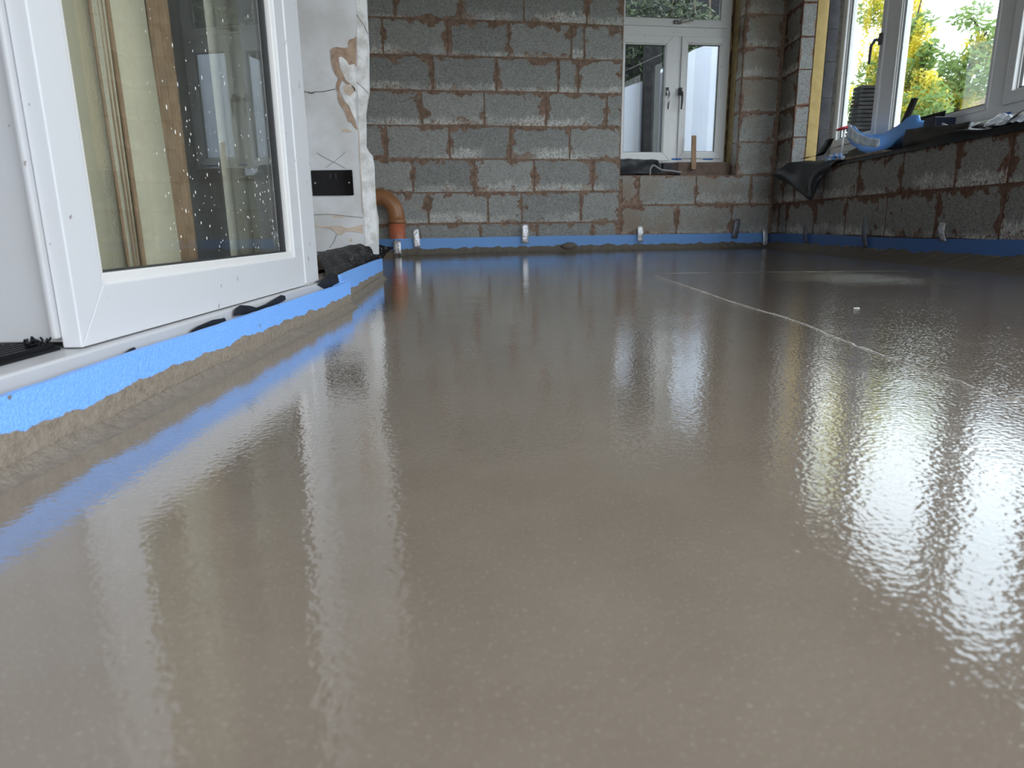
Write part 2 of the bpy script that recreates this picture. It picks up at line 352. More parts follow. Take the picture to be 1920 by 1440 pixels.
# ------------------------------------------------------------------ block walls
def begin():
    bm = bmesh.new()
    for n in ('near', 'far', 'rnd'): bm.loops.layers.uv.new(n)
    return bm
def blockq(bm, O, U, V, Nn, u0, u1, v0, v1, mi=0, raise_=.003, j=.0065):
    """one block face on plane O+uU+vV facing Nn, proud of the mortar"""
    ln, lf, lr = (bm.loops.layers.uv[n] for n in ('near', 'far', 'rnd'))
    u0 += j; u1 -= j; v0 += j; v1 -= j
    jit = [random.uniform(-.003, .003) for _ in range(8)]
    P = [(u0+jit[0], v0+jit[1]), (u1+jit[2], v0+jit[3]), (u1+jit[4], v1+jit[5]), (u0+jit[6], v1+jit[7])]
    a = [bm.verts.new(O+U*p[0]+V*p[1]+Nn*raise_) for p in P]; b = [bm.verts.new(O+U*p[0]+V*p[1]-Nn*.004) for p in P]
    r = (random.random(), random.random())
    f = bm.faces.new(a); f.material_index = mi
    for lp, (lu, lv) in zip(f.loops, ((0, 0), (1, 0), (1, 1), (0, 1))):
        lp[ln].uv = (lu*(u1-u0), lv*(v1-v0)); lp[lf].uv = ((1-lu)*(u1-u0), (1-lv)*(v1-v0)); lp[lr].uv = r
    for i in range(4):
        g = bm.faces.new((a[i], b[i], b[(i+1) % 4], a[(i+1) % 4])); g.material_index = mi
        for lp in g.loops: lp[ln].uv = (-.03, -.03); lp[lf].uv = (-.03, -.03); lp[lr].uv = r
def mort(bm, verts_fn):
    """wrap a mortar body so its uv reads as mortar"""
    n0 = len(bm.faces); verts_fn(); bm.faces.ensure_lookup_table()
    ln, lf = bm.loops.layers.uv['near'], bm.loops.layers.uv['far']
    for f in bm.faces[n0:]:
        for lp in f.loops: lp[ln].uv = (-.05, -.05); lp[lf].uv = (-.05, -.05)
# wall_back ---------------------------------------------------------
Z3 = Vector((0, 0, 1))
bm = begin()
CEIL = 2.28
SL, SR = -1.5, 2.07            # extent along wall
WS0, WS1, WZ0, WZ1 = .84, 1.77, .552, 1.98
mort(bm, lambda: boxB(bm, SL, WS0, -.05, CEIL, 0, .1))
mort(bm, lambda: boxB(bm, WS0, WS1, -.05, WZ0, 0, .1))
mort(bm, lambda: boxB(bm, WS1, SR+.1, -.05, CEIL, 0, .1))
mort(bm, lambda: boxB(bm, WS0, WS1, WZ1, CEIL, 0, .1))
bedsL = [-.012, .213, .433, .661, .888, 1.118, 1.342, 1.571, 1.796, 2.02, 2.24]
J = {0: [-1.575, -1.125, -.675, -.225, .2, .629, WS0],
     1: [-1.5, -1.05, -.599, -.161, .088, .536, WS0],
     2: [-1.6, -1.15, -.699, -.261, .182, .627, WS0],
     3: [-1.32, -.872, -.431, .006, .45, WS0],
     4: [-1.5, -1.06, -.617, -.176, .27, .723, WS0],
     5: [-1.43, -.98, -.533, -.087, .36, .509, WS0],
     6: [-1.3, -.861, -.424, .007, .456, .549, WS0],
     7: [-1.22, -.772, -.327, .115, .566, WS0],
     8: [-1.45, -1.0, -.55, -.10, .35, WS0], 9: [-1.25, -.8, -.35, .1, .55, WS0]}
for r in range(10):
    js = J[r]
    if js[0] > SL: js = [SL]+js
    for a, b in zip(js, js[1:]):
        a = max(a, SL)
        if b-a > .02: blockq(bm, BO, BD, Z3, -BN, a, b, bedsL[r], min(bedsL[r+1], CEIL))
bedsR = [-.115, .109, .334, .554, .793, 1.007, 1.247, 1.46, 1.68, 1.90, 2.12, 2.28]
JR = {0: [.85, 1.1, 1.55, 2.0, SR+.05], 1: [.85, 1.3, 1.748, SR], 2: [.852, .987, 1.445, 1.897, SR]}
for r in range(11):
    js = JR.get(r, [WS1, SR] if r > 2 else None)
    for a, b in zip(js, js[1:]): blockq(bm, BO, BD, Z3, -BN, a, b, bedsR[r], bedsR[r+1], mi=1)
for a, b in ((WS0, 1.29), (1.29, WS1)): blockq(bm, BO, BD, Z3, -BN, a, b, 2.0, CEIL)
for r in range(3, 9): blockq(bm, BP(WS1, 0, 0), BN, Z3, -BD, .0, .1, bedsR[r], bedsR[r+1], mi=1)
wall_back = tag(obj('wall_back', bm, [M['block'], M['block_brown']]), kind='structure')
# outer leaf round the back window
bm = begin()
mort(bm, lambda: boxB(bm, WS1+.0, SR+.5, -.05, CEIL, .18, .28)); mort(bm, lambda: boxB(bm, SL, WS0+.03, -.05, CEIL, .18, .28))
mort(bm, lambda: boxB(bm, WS0+.03, WS1, -.05, .60, .18, .28)); mort(bm, lambda: boxB(bm, WS0+.03, WS1, 2.0, CEIL, .18, .28))
o = obj('outer_leaf', bm, M['block_dark'], wall_back)

# wall_right -------------------------------------------------------
XR = 2.0; YC = 5.447; YE = 1.0; PIL = 5.15
bm = begin(); SILL = .552
Ux, Uy = Vector((1, 0, 0)), Vector((0, 1, 0))
OX = Vector((XR, 0, 0))
mort(bm, lambda: box(bm, (XR, YE, -.05), (XR+.1, PIL, SILL-.002)))
mort(bm, lambda: box(bm, (XR, PIL, -.05), (XR+.1, YC+.02, CEIL)))
mort(bm, lambda: box(bm, (XR, YE, 2.0), (XR+.1, PIL, CEIL)))
up_j = [YC, 5.022+.22, 5.022, 4.564, 4.101, 3.645, 3.2, 2.86, 2.41, 1.96, 1.51, YE]
lo_j = [YC, 5.30, 5.132, 4.662, 4.216, 3.759, 3.306, 2.86, 2.62, 2.17, 1.72, 1.27, YE]
zz_j = [YC, 4.9, 4.45, 4.0, 3.55, 3.1, 2.65, 2.2, 1.75, 1.3, YE]
for js, v0, v1 in ((up_j, .334, SILL), (lo_j, .109, .334), (zz_j, -.115, .109)):
    for b, a in zip(js, js[1:]): blockq(bm, OX, Uy, Z3, -Ux, a, b, v0, v1)
for r in range(3, 11): blockq(bm, OX, Uy, Z3, -Ux, PIL, YC, bedsR[r], bedsR[r+1])
for r in range(3, 11): blockq(bm, Vector((XR, PIL, 0)), Ux, Z3, -Uy, -.001, .099, bedsR[r]+(.004 if r else 0), bedsR[r+1], mi=1, j=.003)
for a, b in zip([PIL, 4.7, 4.25, 3.8, 3.35, 2.9, 2.45, 2.0, 1.55], [4.7, 4.25, 3.8, 3.35, 2.9, 2.45, 2.0, 1.55, YE]): blockq(bm, OX, Uy, Z3, -Ux, b, a, 2.0, CEIL-.01)
wall_right = tag(obj('wall_right', bm, [M['block_dark'], M['block_clean']]), kind='structure')
# outer leaf: its reveal shows dark beyond the insulation
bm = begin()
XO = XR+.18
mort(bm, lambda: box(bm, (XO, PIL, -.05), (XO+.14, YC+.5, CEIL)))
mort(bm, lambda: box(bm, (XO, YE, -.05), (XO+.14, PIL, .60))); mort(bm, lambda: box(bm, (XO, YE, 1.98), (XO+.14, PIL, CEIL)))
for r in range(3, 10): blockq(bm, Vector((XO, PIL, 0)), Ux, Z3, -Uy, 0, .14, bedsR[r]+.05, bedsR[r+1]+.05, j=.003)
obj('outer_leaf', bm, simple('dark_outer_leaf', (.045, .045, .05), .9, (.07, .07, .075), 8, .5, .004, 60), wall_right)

# ceiling, floor, ground -------------------------------------------
bm = bmesh.new(); box(bm, (-2.6, -.3, CEIL), (2.5, 6.2, CEIL+.12))
tag(obj('ceiling', bm, M['ceil']), kind='structure')
bm = bmesh.new()
def floor_pts(): return [(-.409, -1.6), (2.0, -1.6), (2.0, 5.447), (-1.44, 4.84), (-1.44, 2.64), (-.525, 2.60), (-.43, 1.72), (-.412, 1.68)]
prism(bm, [Vector((x, y, -.06)) for x, y in floor_pts()], (0, 0, .06))
floor = tag(obj('floor', bm, M['screed']), kind='structure')
# lap line between two pours: a low soft ridge across the floor
lp = bez([onZ(*q, 0) for q in ((1232, 518), (1300, 541), (1400, 575), (1480, 598), (1560, 630), (1640, 662), (1740, 697), (1830, 728), (1895, 747), (1960, 760))], 14)
bm = bmesh.new(); prev = None
for i, p in enumerate(lp):
    t = (lp[min(i+1, len(lp)-1)]-lp[max(i-1, 0)]).normalized(); s = t.cross(Z3).normalized()
    j = fn(i*.37, 1.3)*.004; w = (.0030+.0045*abs(fn(i*.5, 7)))*(min(1, p.y/2)+.25); hh = .0016+.0012*fn(i*.8, 3)
    row = [bm.verts.new(p+s*(k*w+j)+Z3*(max(0, math.cos(k*PI/2))*hh+.00005)) for k in (-1, -.6, -.2, .2, .6, 1)]
    if prev:
        for a in range(5): bm.faces.new((prev[a], prev[a+1], row[a+1], row[a]))
    prev = row
M['ridge'] = simple('pale_laitance', (.50, .47, .42), .5, (.22, .19, .155), 110, 1, .003, 200)
obj('pour_line', bm, M['ridge'], floor, True)
bm = bmesh.new(); prev = None
lp = [onZ(x, y, 0) for x, y in ((1246, 512), (1330, 511), (1420, 510), (1520, 509), (1620, 508), (1700, 508))]
for i, p in enumerate(bez(lp, 8)):
    row = [bm.verts.new(p+Vector((0, k*.003, .00005+(1-abs(k))*.0006))) for k in (-1, 0, 1)]
    if prev:
        for a in range(2): bm.faces.new((prev[a], prev[a+1], row[a+1], row[a]))
    prev = row
obj('pour_line', bm, M['screed'], floor, True)
bm = bmesh.new(); box(bm, (-40, -40, -.3), (40, 40, -.2)); tag(obj('ground', bm, M['ground']), kind='structure')

# wall_left: plastered pier facing the camera, with chipped right edge -----
YP = 2.45
def PY(x, y, o=0): return onY(x, y, YP-o)
edge = [(684, -140), (686, -60), (687, 0), (689, 60), (691, 90), (692, 135), (693, 172), (690, 186), (686, 215), (687, 250), (686, 275), (690, 284), (698, 292), (701, 310), (703, 350), (705, 385), (708, 410), (709, 455)]
bm = bmesh.new()
ed = [PY(*q) for q in edge]
top = CEIL; ed = [Vector((ed[0].x, YP, top))]+ed[:]; ed[-1].z = .10
ed = [ed[0]]+[Vector((p.x+random.uniform(-.0015, .0015), YP, p.z)) for p in ed[1:]]
poly = ed+[Vector((-1.45, YP, .10)), Vector((-1.45, YP, top))]
prism(bm, poly, (0, .012, 0))
bm2 = bmesh.new(); 
wl = empty('wall_left', (-.8, YP, 0)); tag(wl, kind='structure')
obj('plaster_face', bm, M['plaster'], wl)
bm = bmesh.new(); box(bm, (-1.45, YP+.0125, -.05), (-.565, YP+.16, CEIL)); obj('masonry_core', bm, M['block_dark'] if False else M['tan'], wl)
bm = bmesh.new(); box(bm, (-.84, 1.53, .09), (-.745, YP-.001, CEIL)); obj('side_return', bm, M['plaster'], wl)
def patch(name, px, mat, o=.0015, th=.0014, jit=0.0, parent=wl):
    b = bmesh.new(); P = [PY(x+random.uniform(-jit, jit), y+random.uniform(-jit, jit), o) for x, y in px]
    prism(b, P, (0, th, 0)); return obj(name, b, mat, parent)
# chipped margin along the corner
mar = [(667, -60), (668, 0), (671, 30), (668, 70), (670, 110), (668, 150), (672, 200), (671, 240), (673, 280), (675, 330), (680, 380), (684, 420), (685, 462)]
patch('chipped_margin', mar+[(x-1.5, y) for x, y in reversed(edge[:-1]+[(708, 452)])], M['plaster_edge'], jit=.8)
patch('bare_patch', [(668, 68), (663, 72), (655, 74), (652, 80), (654, 88), (645, 90), (632, 88), (624, 89), (619, 94), (620, 105), (621, 116), (624, 130), (629, 140), (634, 146), (631, 156), (629, 166), (633, 172), (633, 185), (637, 196), (645, 206), (650, 219), (653, 228), (660, 230), (659, 222), (661, 234), (669, 243), (672, 242), (668, 236), (661, 214), (654, 200), (644, 190), (638, 178), (636, 164), (642, 150), (650, 158), (662, 165), (668, 172), (668, 120)], M['bare'], .0025, .0012)
patch('chipped_plaster', [(635, 108), (640, 106), (648, 112), (655, 122), (664, 120), (668, 126), (669, 168), (664, 172), (658, 158), (648, 150), (644, 140), (638, 128)], M['plaster_edge'], .0038, .0012)
patch('chipped_plaster', [(645, 160), (658, 158), (666, 166), (668, 178), (664, 190), (668, 215), (669, 232), (664, 222), (655, 200), (645, 188), (640, 172)], M['plaster_edge'], .0038, .0012)
patch('tan_patch', [(644, 160), (652, 160), (663, 165), (665, 172), (655, 180), (645, 172)], M['tan'], .0052, .0012)
patch('tan_patch', [(588, 421), (601, 424), (618, 424), (638, 423), (650, 428), (664, 425), (681, 421), (681, 438), (668, 435), (650, 434), (643, 437), (641, 441), (632, 439), (626, 433), (618, 428), (600, 427), (589, 424)], M['tan'], .0018, .0012)
patch('tan_patch', [(623, 404), (632, 403), (644, 404), (648, 408), (636, 407), (625, 408)], M['tan'], .0018, .001)
patch('tan_patch', [(640, 243), (650, 241), (657, 244), (660, 247), (648, 248), (641, 246)], M['tan'], .0018, .001)
patch('tan_patch', [(656, 447), (659, 446), (661, 450), (659, 454), (656, 451)], M['tan'], .0018, .001)
def line(name, px, w, mat, o=.002, parent=wl):
    b = bmesh.new(); P = [PY(x, y, o) for x, y in px]
    tube(b, P, w, 6); return obj(name, b, mat, parent)
line('crack', [(570, 171), (578, 173), (585, 174), (592, 172), (602, 172), (615, 170), (628, 167)], .0011, M['crack'])
line('crack', [(578, 172.5), (584, 175), (590, 172.5)], .0022, M['crack'])
line('crack', [(588, 403), (606, 402), (625, 402), (650, 405), (680, 408)], .0007, M['crack'])
line('crack', [(631, 440), (627, 452), (618, 464)], .0007, M['pencil'])
line('pencil_mark', [(594, 286), (604, 293), (620, 301), (634, 308), (648, 316)], .0006, M['pencil'])
line('pencil_mark', [(648, 284), (640, 292), (628, 302), (610, 315)], .0006, M['pencil'])
line('crack', [(673, 245), (674, 270), (675, 300), (677, 330), (679, 370), (681, 400)], .0012, M['tan'])
line('crack', [(669, 28), (676, 38), (684, 50), (690, 64)], .0009, M['pencil'])
line('crack', [(664, 150), (676, 160), (692, 176)], .0009, M['pencil'])

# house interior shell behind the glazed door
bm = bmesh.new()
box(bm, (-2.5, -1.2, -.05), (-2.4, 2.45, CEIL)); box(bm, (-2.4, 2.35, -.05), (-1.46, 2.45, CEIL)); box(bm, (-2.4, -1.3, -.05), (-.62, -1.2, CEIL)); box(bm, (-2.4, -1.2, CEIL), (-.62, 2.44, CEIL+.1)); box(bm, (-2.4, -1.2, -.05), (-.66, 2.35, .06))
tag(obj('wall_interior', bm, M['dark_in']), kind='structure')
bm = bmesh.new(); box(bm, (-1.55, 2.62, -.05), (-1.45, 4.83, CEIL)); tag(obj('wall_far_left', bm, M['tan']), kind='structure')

# ------------------------------------------------------------------ door_1 (glazed patio door on the left)
door = empty('door_1', (-.45, 1.05, .08)); tag(door, kind='structure')
XD = -.45; JE = onX(579, 300, XD).y
def DX(x, y): return onX(x, y, XD)
y0 = .672; y1 = 1.44; zb = .078; gy0 = .733; gy1 = 1.325; gz = .152; ZT = 2.1
def rail(name, a, b, mat, parent, bw=.003):
    bm = bmesh.new(); box(bm, a, b); bevel(bm, bw); return obj(name, bm, mat, parent)
# sash: four mitred members built as one frame
def mitred(name, Y0, Y1, Z0, Z1, w, xin, xout, mat, parent, wb=None):
    """rectangular frame in the YZ plane with mitred corners; one mesh"""
    wb = wb or w; bm = bmesh.new()
    o = [(Y0, Z0), (Y1, Z0), (Y1, Z1), (Y0, Z1)]; i = [(Y0+w, Z0+wb), (Y1-w, Z0+wb), (Y1-w, Z1-w), (Y0+w, Z1-w)]
    for k in range(4):
        a, b, c, d_ = o[k], o[(k+1) % 4], i[(k+1) % 4], i[k]
        hexa(bm, [(xout, *a), (xout, *b), (xout, *c), (xout, *d_), (xin, *a), (xin, *b), (xin, *c), (xin, *d_)])
    bmesh.ops.bevel(bm, geom=list(bm.edges), offset=.0014, segments=2, affect='EDGES', profile=.6)
    return obj(name, bm, mat, parent)
sash = mitred('sash', y0, y1-.03, zb, ZT, .050, XD-.02, XD, M['upvc'], door, wb=.060)
mitred('glazing_bead', y0+.046, y1-.03-.046, zb+.056, ZT-.05, .014, XD-.022, XD-.004, M['bead'], door, wb=.016)
mitred('gasket', gy0-.003, gy1+.014, gz-.003, ZT-.06, .003, XD-.022, XD-.010, M['gasket'], door)
bm = bmesh.new(); box(bm, (XD-.020, y0+.04, zb+.05), (XD-.016, y1-.06, ZT-.05)); pane = obj('pane', bm, M['glass'], door)
# outer frame: near post faces the camera, with a raised lip; far jamb; cill
Af = .677
bm = bmesh.new(); box(bm, (-.545, Af, .083), (XD-.021, .74, ZT+.06)); bevel(bm, .002); obj('frame_post', bm, M['upvc_dirty'], door)
bm = bmesh.new(); box(bm, (-.4765, Af-.012, .088), (XD-.0205, Af-.0005, ZT+.06)); bevel(bm, .002); obj('frame_lip', bm, M['upvc_dirty'], door)
bm = bmesh.new(); box(bm, (-.66, Af+.004, .070), (-.5455, .74, ZT+.06)); bevel(bm, .002); obj('door_stop', bm, M['upvc_dirty'], door)
bm = bmesh.new(); box(bm, (XD-.055, y1-.029, .080), (XD+.002, JE, ZT+.06)); bevel(bm, .003); obj('frame_jamb', bm, M['upvc'], door)
bm = bmesh.new(); box(bm, (XD-.07, .60, ZT+.001), (XD, y1+.085, ZT+.07)); bevel(bm, .003); obj('frame_head', bm, M['upvc'], door)
bm = bmesh.new(); box(bm, (XD-.12, -.9, .02), (XD+.012, y1+.06, .0765)); bevel(bm, .003); obj('cill', bm, M['upvc_dirty'], door)
bm = bmesh.new()
for i in range(7): box(bm, (XD-.085+i*.009, -.9, .077), (XD-.085+i*.009+.005, .668, .0835))
box(bm, (XD-.09, -.9, .0768), (XD-.02, .668, .0795)); obj('threshold', bm, M['black_plastic'], door)
bm = bmesh.new()
for i in range(45):
    p = Vector((XD-.026+random.uniform(-.02, 0), .655+random.uniform(-.012, .012), .083+random.uniform(0, .006))); q = p+Vector([random.uniform(-.005, .005) for _ in range(3)])
    tube(bm, [p, q], .0012, 4)
obj('brush_seal', bm, M['black_plastic'], door)
# splashes dried on the pane
bm = bmesh.new()
for i in range(220):
    yy = random.uniform(.9, 1.32)**1; zz = gz+abs(random.gauss(0, .18))+.01
    r_ = random.choice((.0006, .0009, .0013)); c = Vector((XD-.0155, yy, zz)); k = random.uniform(.8, 2.6)
    v = [bm.verts.new(c+Vector((0, math.cos(a)*r_, math.sin(a)*r_*k))) for a in [q*PI/3 for q in range(6)]]; bm.faces.new(v)
tag(obj('dried_splash', bm, M['fleck'], pane), kind='stuff')
# house wall above / around door
bm = bmesh.new(); box(bm, (-.62, -1.2, ZT+.071), (-.455, 1.53, CEIL+.1)); box(bm, (-.62, 1.5255, .09), (-.50, 1.60, CEIL)); tag(obj('wall_house', bm, M['plaster']), kind='structure')

# curtains inside
def curtain(name, label, prof, z0, z1, mat, n=40, wav=.004):
    """prof: list of (Y, X) with a right edge that drifts"""
    bm = bmesh.new(); rows = []
    for k in range(n+1):
        z = lerp(z0, z1, k/n); row = []
        for (a, b, dr) in prof: row.append(Vector((b+wav*fn(a*9, z*3), a+dr*(.5+.5*math.sin(z*5.1+1.1))*.6*(1-k/n*.6), z)))
        rows.append(row)
    sheet(bm, rows, .002, (1, 0, 0)); o = obj(name, bm, mat, None, True); return o
XCu = -.53
def cy(x, y): return onX(x, y, XCu).y
ya = cy(150, 400); yb = cy(205, 300); yc = cy(235, 300); ye = cy(318, 300)
prof = [(.70, XCu-.01, 0), (lerp(.70, yb, .5), XCu-.002, 0), (yb-.01, XCu-.006, 0), (yb, XCu-.022, 0)]
n = 9
for k in range(n):
    f = (k+.5)/n; prof.append((lerp(yb, yc, f), XCu+(.006 if k % 2 == 0 else -.012), 0))
prof += [(yc+.006, XCu-.022, 0), (yc+.02, XCu-.002, .005), (lerp(yc, ye, .5), XCu+.002, .012), (ye-.01, XCu-.004, .03), (ye, XCu-.012, .035)]
cur = empty('curtain', (XCu, .9, .09)); tag(cur, 'olive cloth curtain with brown braided pleats behind the patio door glass', 'curtain')
c1 = curtain('cloth', '', prof, .09, 2.0, M['curtain']); c1.parent = cur; c1.matrix_parent_inverse = cur.matrix_world.inverted()
for f, w in ((.0, .0022), (.36, .0012), (.62, .0012), (.9, .0035)):
    bm = bmesh.new(); yy = lerp(yb, yc, f)
    tube(bm, [(XCu+.006+.003*fn(z*2, f), yy+.004*fn(z*3.1, f*3), z) for z in [.1+i*.05 for i in range(38)]], w, 8)
    obj('braid', bm, M['curtain_trim'], cur, True)
def fold_curtain(name, label, ylo, yhi, x, mat, nf, amp, z0=.1, z1=2.0):
    bm = bmesh.new(); rows = []
    for k in range(25):
        z = lerp(z0, z1, k/24); rows.append([Vector((x+amp*math.sin(j*2*PI*nf/(8*nf))*(.6+.4*fn(j*.4, z)), lerp(ylo, yhi, j/(8*nf))+.004*fn(z*2, j*.2), z)) for j in range(8*nf+1)])
    sheet(bm, rows, .002, (1, 0, 0)); return obj(name, bm, mat, None, True)
ys = [onX(q, 300, -.60).y for q in (312, 350)]
o = fold_curtain('curtain', '', ys[0], ys[1], -.60, M['curtain_trim'], 3, .007); tag(o, 'narrow bundle of brown pleated curtain deeper behind the glass', 'curtain')
ys = [onX(q, 300, -.58).y for q in (415, 560)]
o = fold_curtain('curtain', '', ys[0], ys[1], -.58, M['net'], 6, .010); tag(o, 'pale drape hanging behind the right side of the door glass', 'curtain')

# ------------------------------------------------------------------ perimeter foam
def foam_strip(name, pts, h, mat, th=.008, wav=.0015, seg=.02, seed=0., fold=None):
    P = []
    for a, b in zip(pts, pts[1:]):
        a = Vector(a); b = Vector(b); n = max(1, int((b-a).length/seg))
        P += [a.lerp(b, i/n) for i in range(n)]
    P.append(Vector(pts[-1])); bm = bmesh.new(); ra = []; rb = []
    nz = 8
    for i, p in enumerate(P):
        t = (P[min(i+1, len(P)-1)]-P[max(i-1, 0)]).normalized(); s = Vector((t.y, -t.x, 0))
        hh = (h(p) if callable(h) else h)+wav*fn(i*.11, seed)+.0006*fn(i*.9, seed)
        off = s*(.002*fn(i*.13, seed+5))
        ra.append([bm.verts.new(Vector((p.x, p.y, 0))+off+Z3*(-.02+(hh+.02)*k/nz)) for k in range(nz+1)]); rb.append([bm.verts.new(Vector((p.x, p.y, 0))+off-s*th+Z3*(-.02+(hh+.02)*k/nz)) for k in range(nz+1)])
    for i in range(len(P)-1):
        for k in range(nz):
            bm.faces.new((ra[i][k], ra[i+1][k], ra[i+1][k+1], ra[i][k+1])); bm.faces.new((rb[i][k], rb[i][k+1], rb[i+1][k+1], rb[i+1][k]))
        bm.faces.new((ra[i][nz], ra[i+1][nz], rb[i+1][nz], rb[i][nz]))
    for i in (0, -1):
        for k in range(nz): bm.faces.new((ra[i][k], ra[i][k+1], rb[i][k+1], rb[i][k]))
    return obj(name, bm, mat)
G = 'blue perimeter foam strips round the wet screed'
o = foam_strip('foam_strip', [(-.418, -.9, 0), (-.418, 1.66, 0), (-.423, 1.676, 0), (-.440, 1.672, 0), (-.462, 1.655, 0)], lambda p: .0655 if p.y < 1.5 else .0655+.002*(p.y-1.5), M['foam_near'], seed=1.)
tag(o, 'bright blue foam edging strip along the foot of the patio door', 'foam strip', G)
o = foam_strip('foam_strip', [(-.447, 1.69, 0), (-.485, 2.1, 0), (-.525, 2.6, 0)], .080, M['foam_near'], seed=4.)
tag(o, 'short blue foam edging strip below the black membrane at the plaster pier', 'foam strip', G)
pl = onY(742, 478, 4.66); pl.z = 0
bs = [pl+Vector((-.30, .12, 0)), pl+Vector((-.004, .02, 0)), pl, BP(onB(800, 474)[0], 0, -.24), BP(onB(860, 474)[0], 0, -.16), BP(onB(920, 474)[0], 0, -.085), BP(onB(980, 474)[0], 0, -.040), BP(.3, 0, -.022), BP(1.0, 0, -.022), BP(SR-.04, 0, -.022)]
o = foam_strip('foam_strip', bs, lambda p: .116, M['foam_back'], seed=7.); tag(o, 'long blue foam strip along the foot of the back block wall', 'foam strip', G)
o = foam_strip('foam_strip', [(1.975, YC-.03, 0), (1.975, 4.1, 0), (1.965, 3.4, 0), (1.975, 2.6, 0), (1.975, YE, 0)], lambda p: .112+.004*math.sin(p.y*3), M['foam_right'], seed=9.)
tag(o, 'blue foam strip at the foot of the right wall under the window, mud smeared, shade painted into its blue', 'foam strip', G)

# mortar fillets -------------------------------------------------
def fillet(name, pts, w, h, mat, nrm_sign=1, tooth=0, seed=0., seg=.012, n=7, wv=.3):
    P = []
    for a, b in zip(pts, pts[1:]):
        a = Vector(a); b = Vector(b); m_ = max(1, int((b-a).length/seg)); P += [a.lerp(b, i/m_) for i in range(m_)]
    P.append(Vector(pts[-1])); bm = bmesh.new(); prev = None
    for i, p in enumerate(P):
        t = (P[min(i+1, len(P)-1)]-P[max(i-1, 0)]).normalized(); s = Vector((t.y, -t.x, 0))*nrm_sign
        ww = (w(p) if callable(w) else w)*(1+wv*fn(i*.06, seed)); hh = (h(p) if callable(h) else h)*(1+wv*fn(i*.15, seed+3)+.15*fn(i*.7, seed))
        row = []
        for k in range(n+1):
            f = k/n; z = hh*(1-f)**2.2; sh = 0
            if tooth:
                ph = i*.9+f*4*(1 if fn(i*.03, seed) > 0 else -1); sh = tooth*math.sin(ph)*(1-abs(2*f-.9))
            row.append(bm.verts.new(Vector((p.x, p.y, 0))+s*(f*ww+sh)+Z3*(z-.0008*f+.0002)))
        if prev:
            for a in range(n): bm.faces.new((prev[a], prev[a+1], row[a+1], row[a]))
        prev = row
    return obj(name, bm, mat, None, True)
o = fillet('trim_1', [(-.416, -.9, 0), (-.416, 1.66, 0)], .022, .012, M['mud'], seed=2.); tag(o, kind='structure')
o = fillet('trim_2', [(-.449, 1.72, 0), (-.523, 2.6, 0)], .02, .014, M['mud'], seed=3.); tag(o, kind='structure')
o = fillet('trim_3', [bs[2]+Vector((.02, -.002, 0))]+[v+BN*-.002 for v in bs[3:]], .05, .044, M['mud_dark'], tooth=.006, seed=5., seg=.010); tag(o, kind='structure')
o = fillet('trim_4', [(1.972, YC-.06, 0), (1.972, YE, 0)], lambda p: .10+.10*min(1, max(0, (5.3-p.y)/2.5)), .05, M['mud_dark'], tooth=.005, seed=6., n=10); tag(o, kind='structure')
# lump of mortar on the back strip
bm = bmesh.new(); s_, z_ = onB(1067, 462, -.03)
bmesh.ops.create_icosphere(bm, subdivisions=3, radius=1)
for v in bm.verts:
    q = v.co.copy(); k = 1+.25*fn(q.x*2, q.y*2, q.z*2); v.co = BP(s_+q.x*.062*k, .040+q.z*.026*k, -.04+q.y*.018)
tag(obj('mortar_lump', bm, M['mud_dark'], None, True), 'rounded lump of wet mortar against the back blue strip', 'mortar lump')

# silver tape tabs ------------------------------------------------
def tape(p0, p1, w, wdir, nrm, mat, label, twist=0.):
    bm = bmesh.new(); rows = []
    p0 = Vector(p0); p1 = Vector(p1); wdir = Vector(wdir); nrm = Vector(nrm)
    for k in range(9):
        f = k/8; c = p0.lerp(p1, f)+nrm*(.004+.010*math.sin(f*PI)*random.uniform(.6, 1.1)); a = twist*f
        rows.append([c+wdir*(j/3-.5)*w*(1 if k not in (0,) else .8)+nrm*(.004*fn(k*.9, j*1.1, p0.x))+Z3*.003*fn(j*.8, k, 3)+wdir*a for j in range(4)])
    sheet(bm, rows, .001, nrm); o = obj('tape_tab', bm, mat, None, True)
    tag(o, label, 'tape', 'silver tape tabs holding the foam'); return o
def tB(x, ytop, ybot, w, mat, label, o=-.035, tw=0):
    a = onB(x, ytop, o); b = onB(x, ybot, o); tape(BP(a[0], a[1], o), BP(b[0], b[1], o), w, BD, -BN, mat, label, tw)
tB(779, 428, 465, .045, M['tape'], 'silver tape tab on the back blue strip just right of the brown pipe', -.275, .012)
tB(984, 420, 456, .050, M['tape'], 'bright silver tape tab on the back strip midway between pipe and window', -.055)
tB(1200, 424, 453, .045, M['tape'], 'crinkled silver tape tab on the back strip under the left window edge', -.035)
tB(1383, 411, 447, .045, M['tape_dull'], 'dull grey tape tab on the back strip under the window right jamb', -.035, -.03)
tB(1434, 429, 460, .040, M['tape'], 'small silver tape tab in the far right corner of the strip', -.045)
a = bs[2]; tape((a.x+.018, a.y-.012, .105), (a.x+.018, a.y-.014, .012), .050, (1, 0, 0), (0, -1, 0), M['tape'], 'mud smeared silver tape patch on the foam corner in front of the pipe')
for x, yt, yb_, mt, lb in ((1512, 418, 455, M['tape_dull'], 'dark tape tab on the right wall strip nearest the corner'), (1624, 407, 465, M['tape_dull'], 'grey tape tab on the right wall strip below the hanging black sheet side'), (1769, 417, 452, M['tape'], 'shiny vertical tape tab on the right wall strip nearest the camera')):
    a = onX(x, yt, 1.965); b = onX(x, yb_, 1.965); tape(a, b, .045 if x < 1700 else .05, (0, 1, 0), (-1, 0, 0), mt, lb)

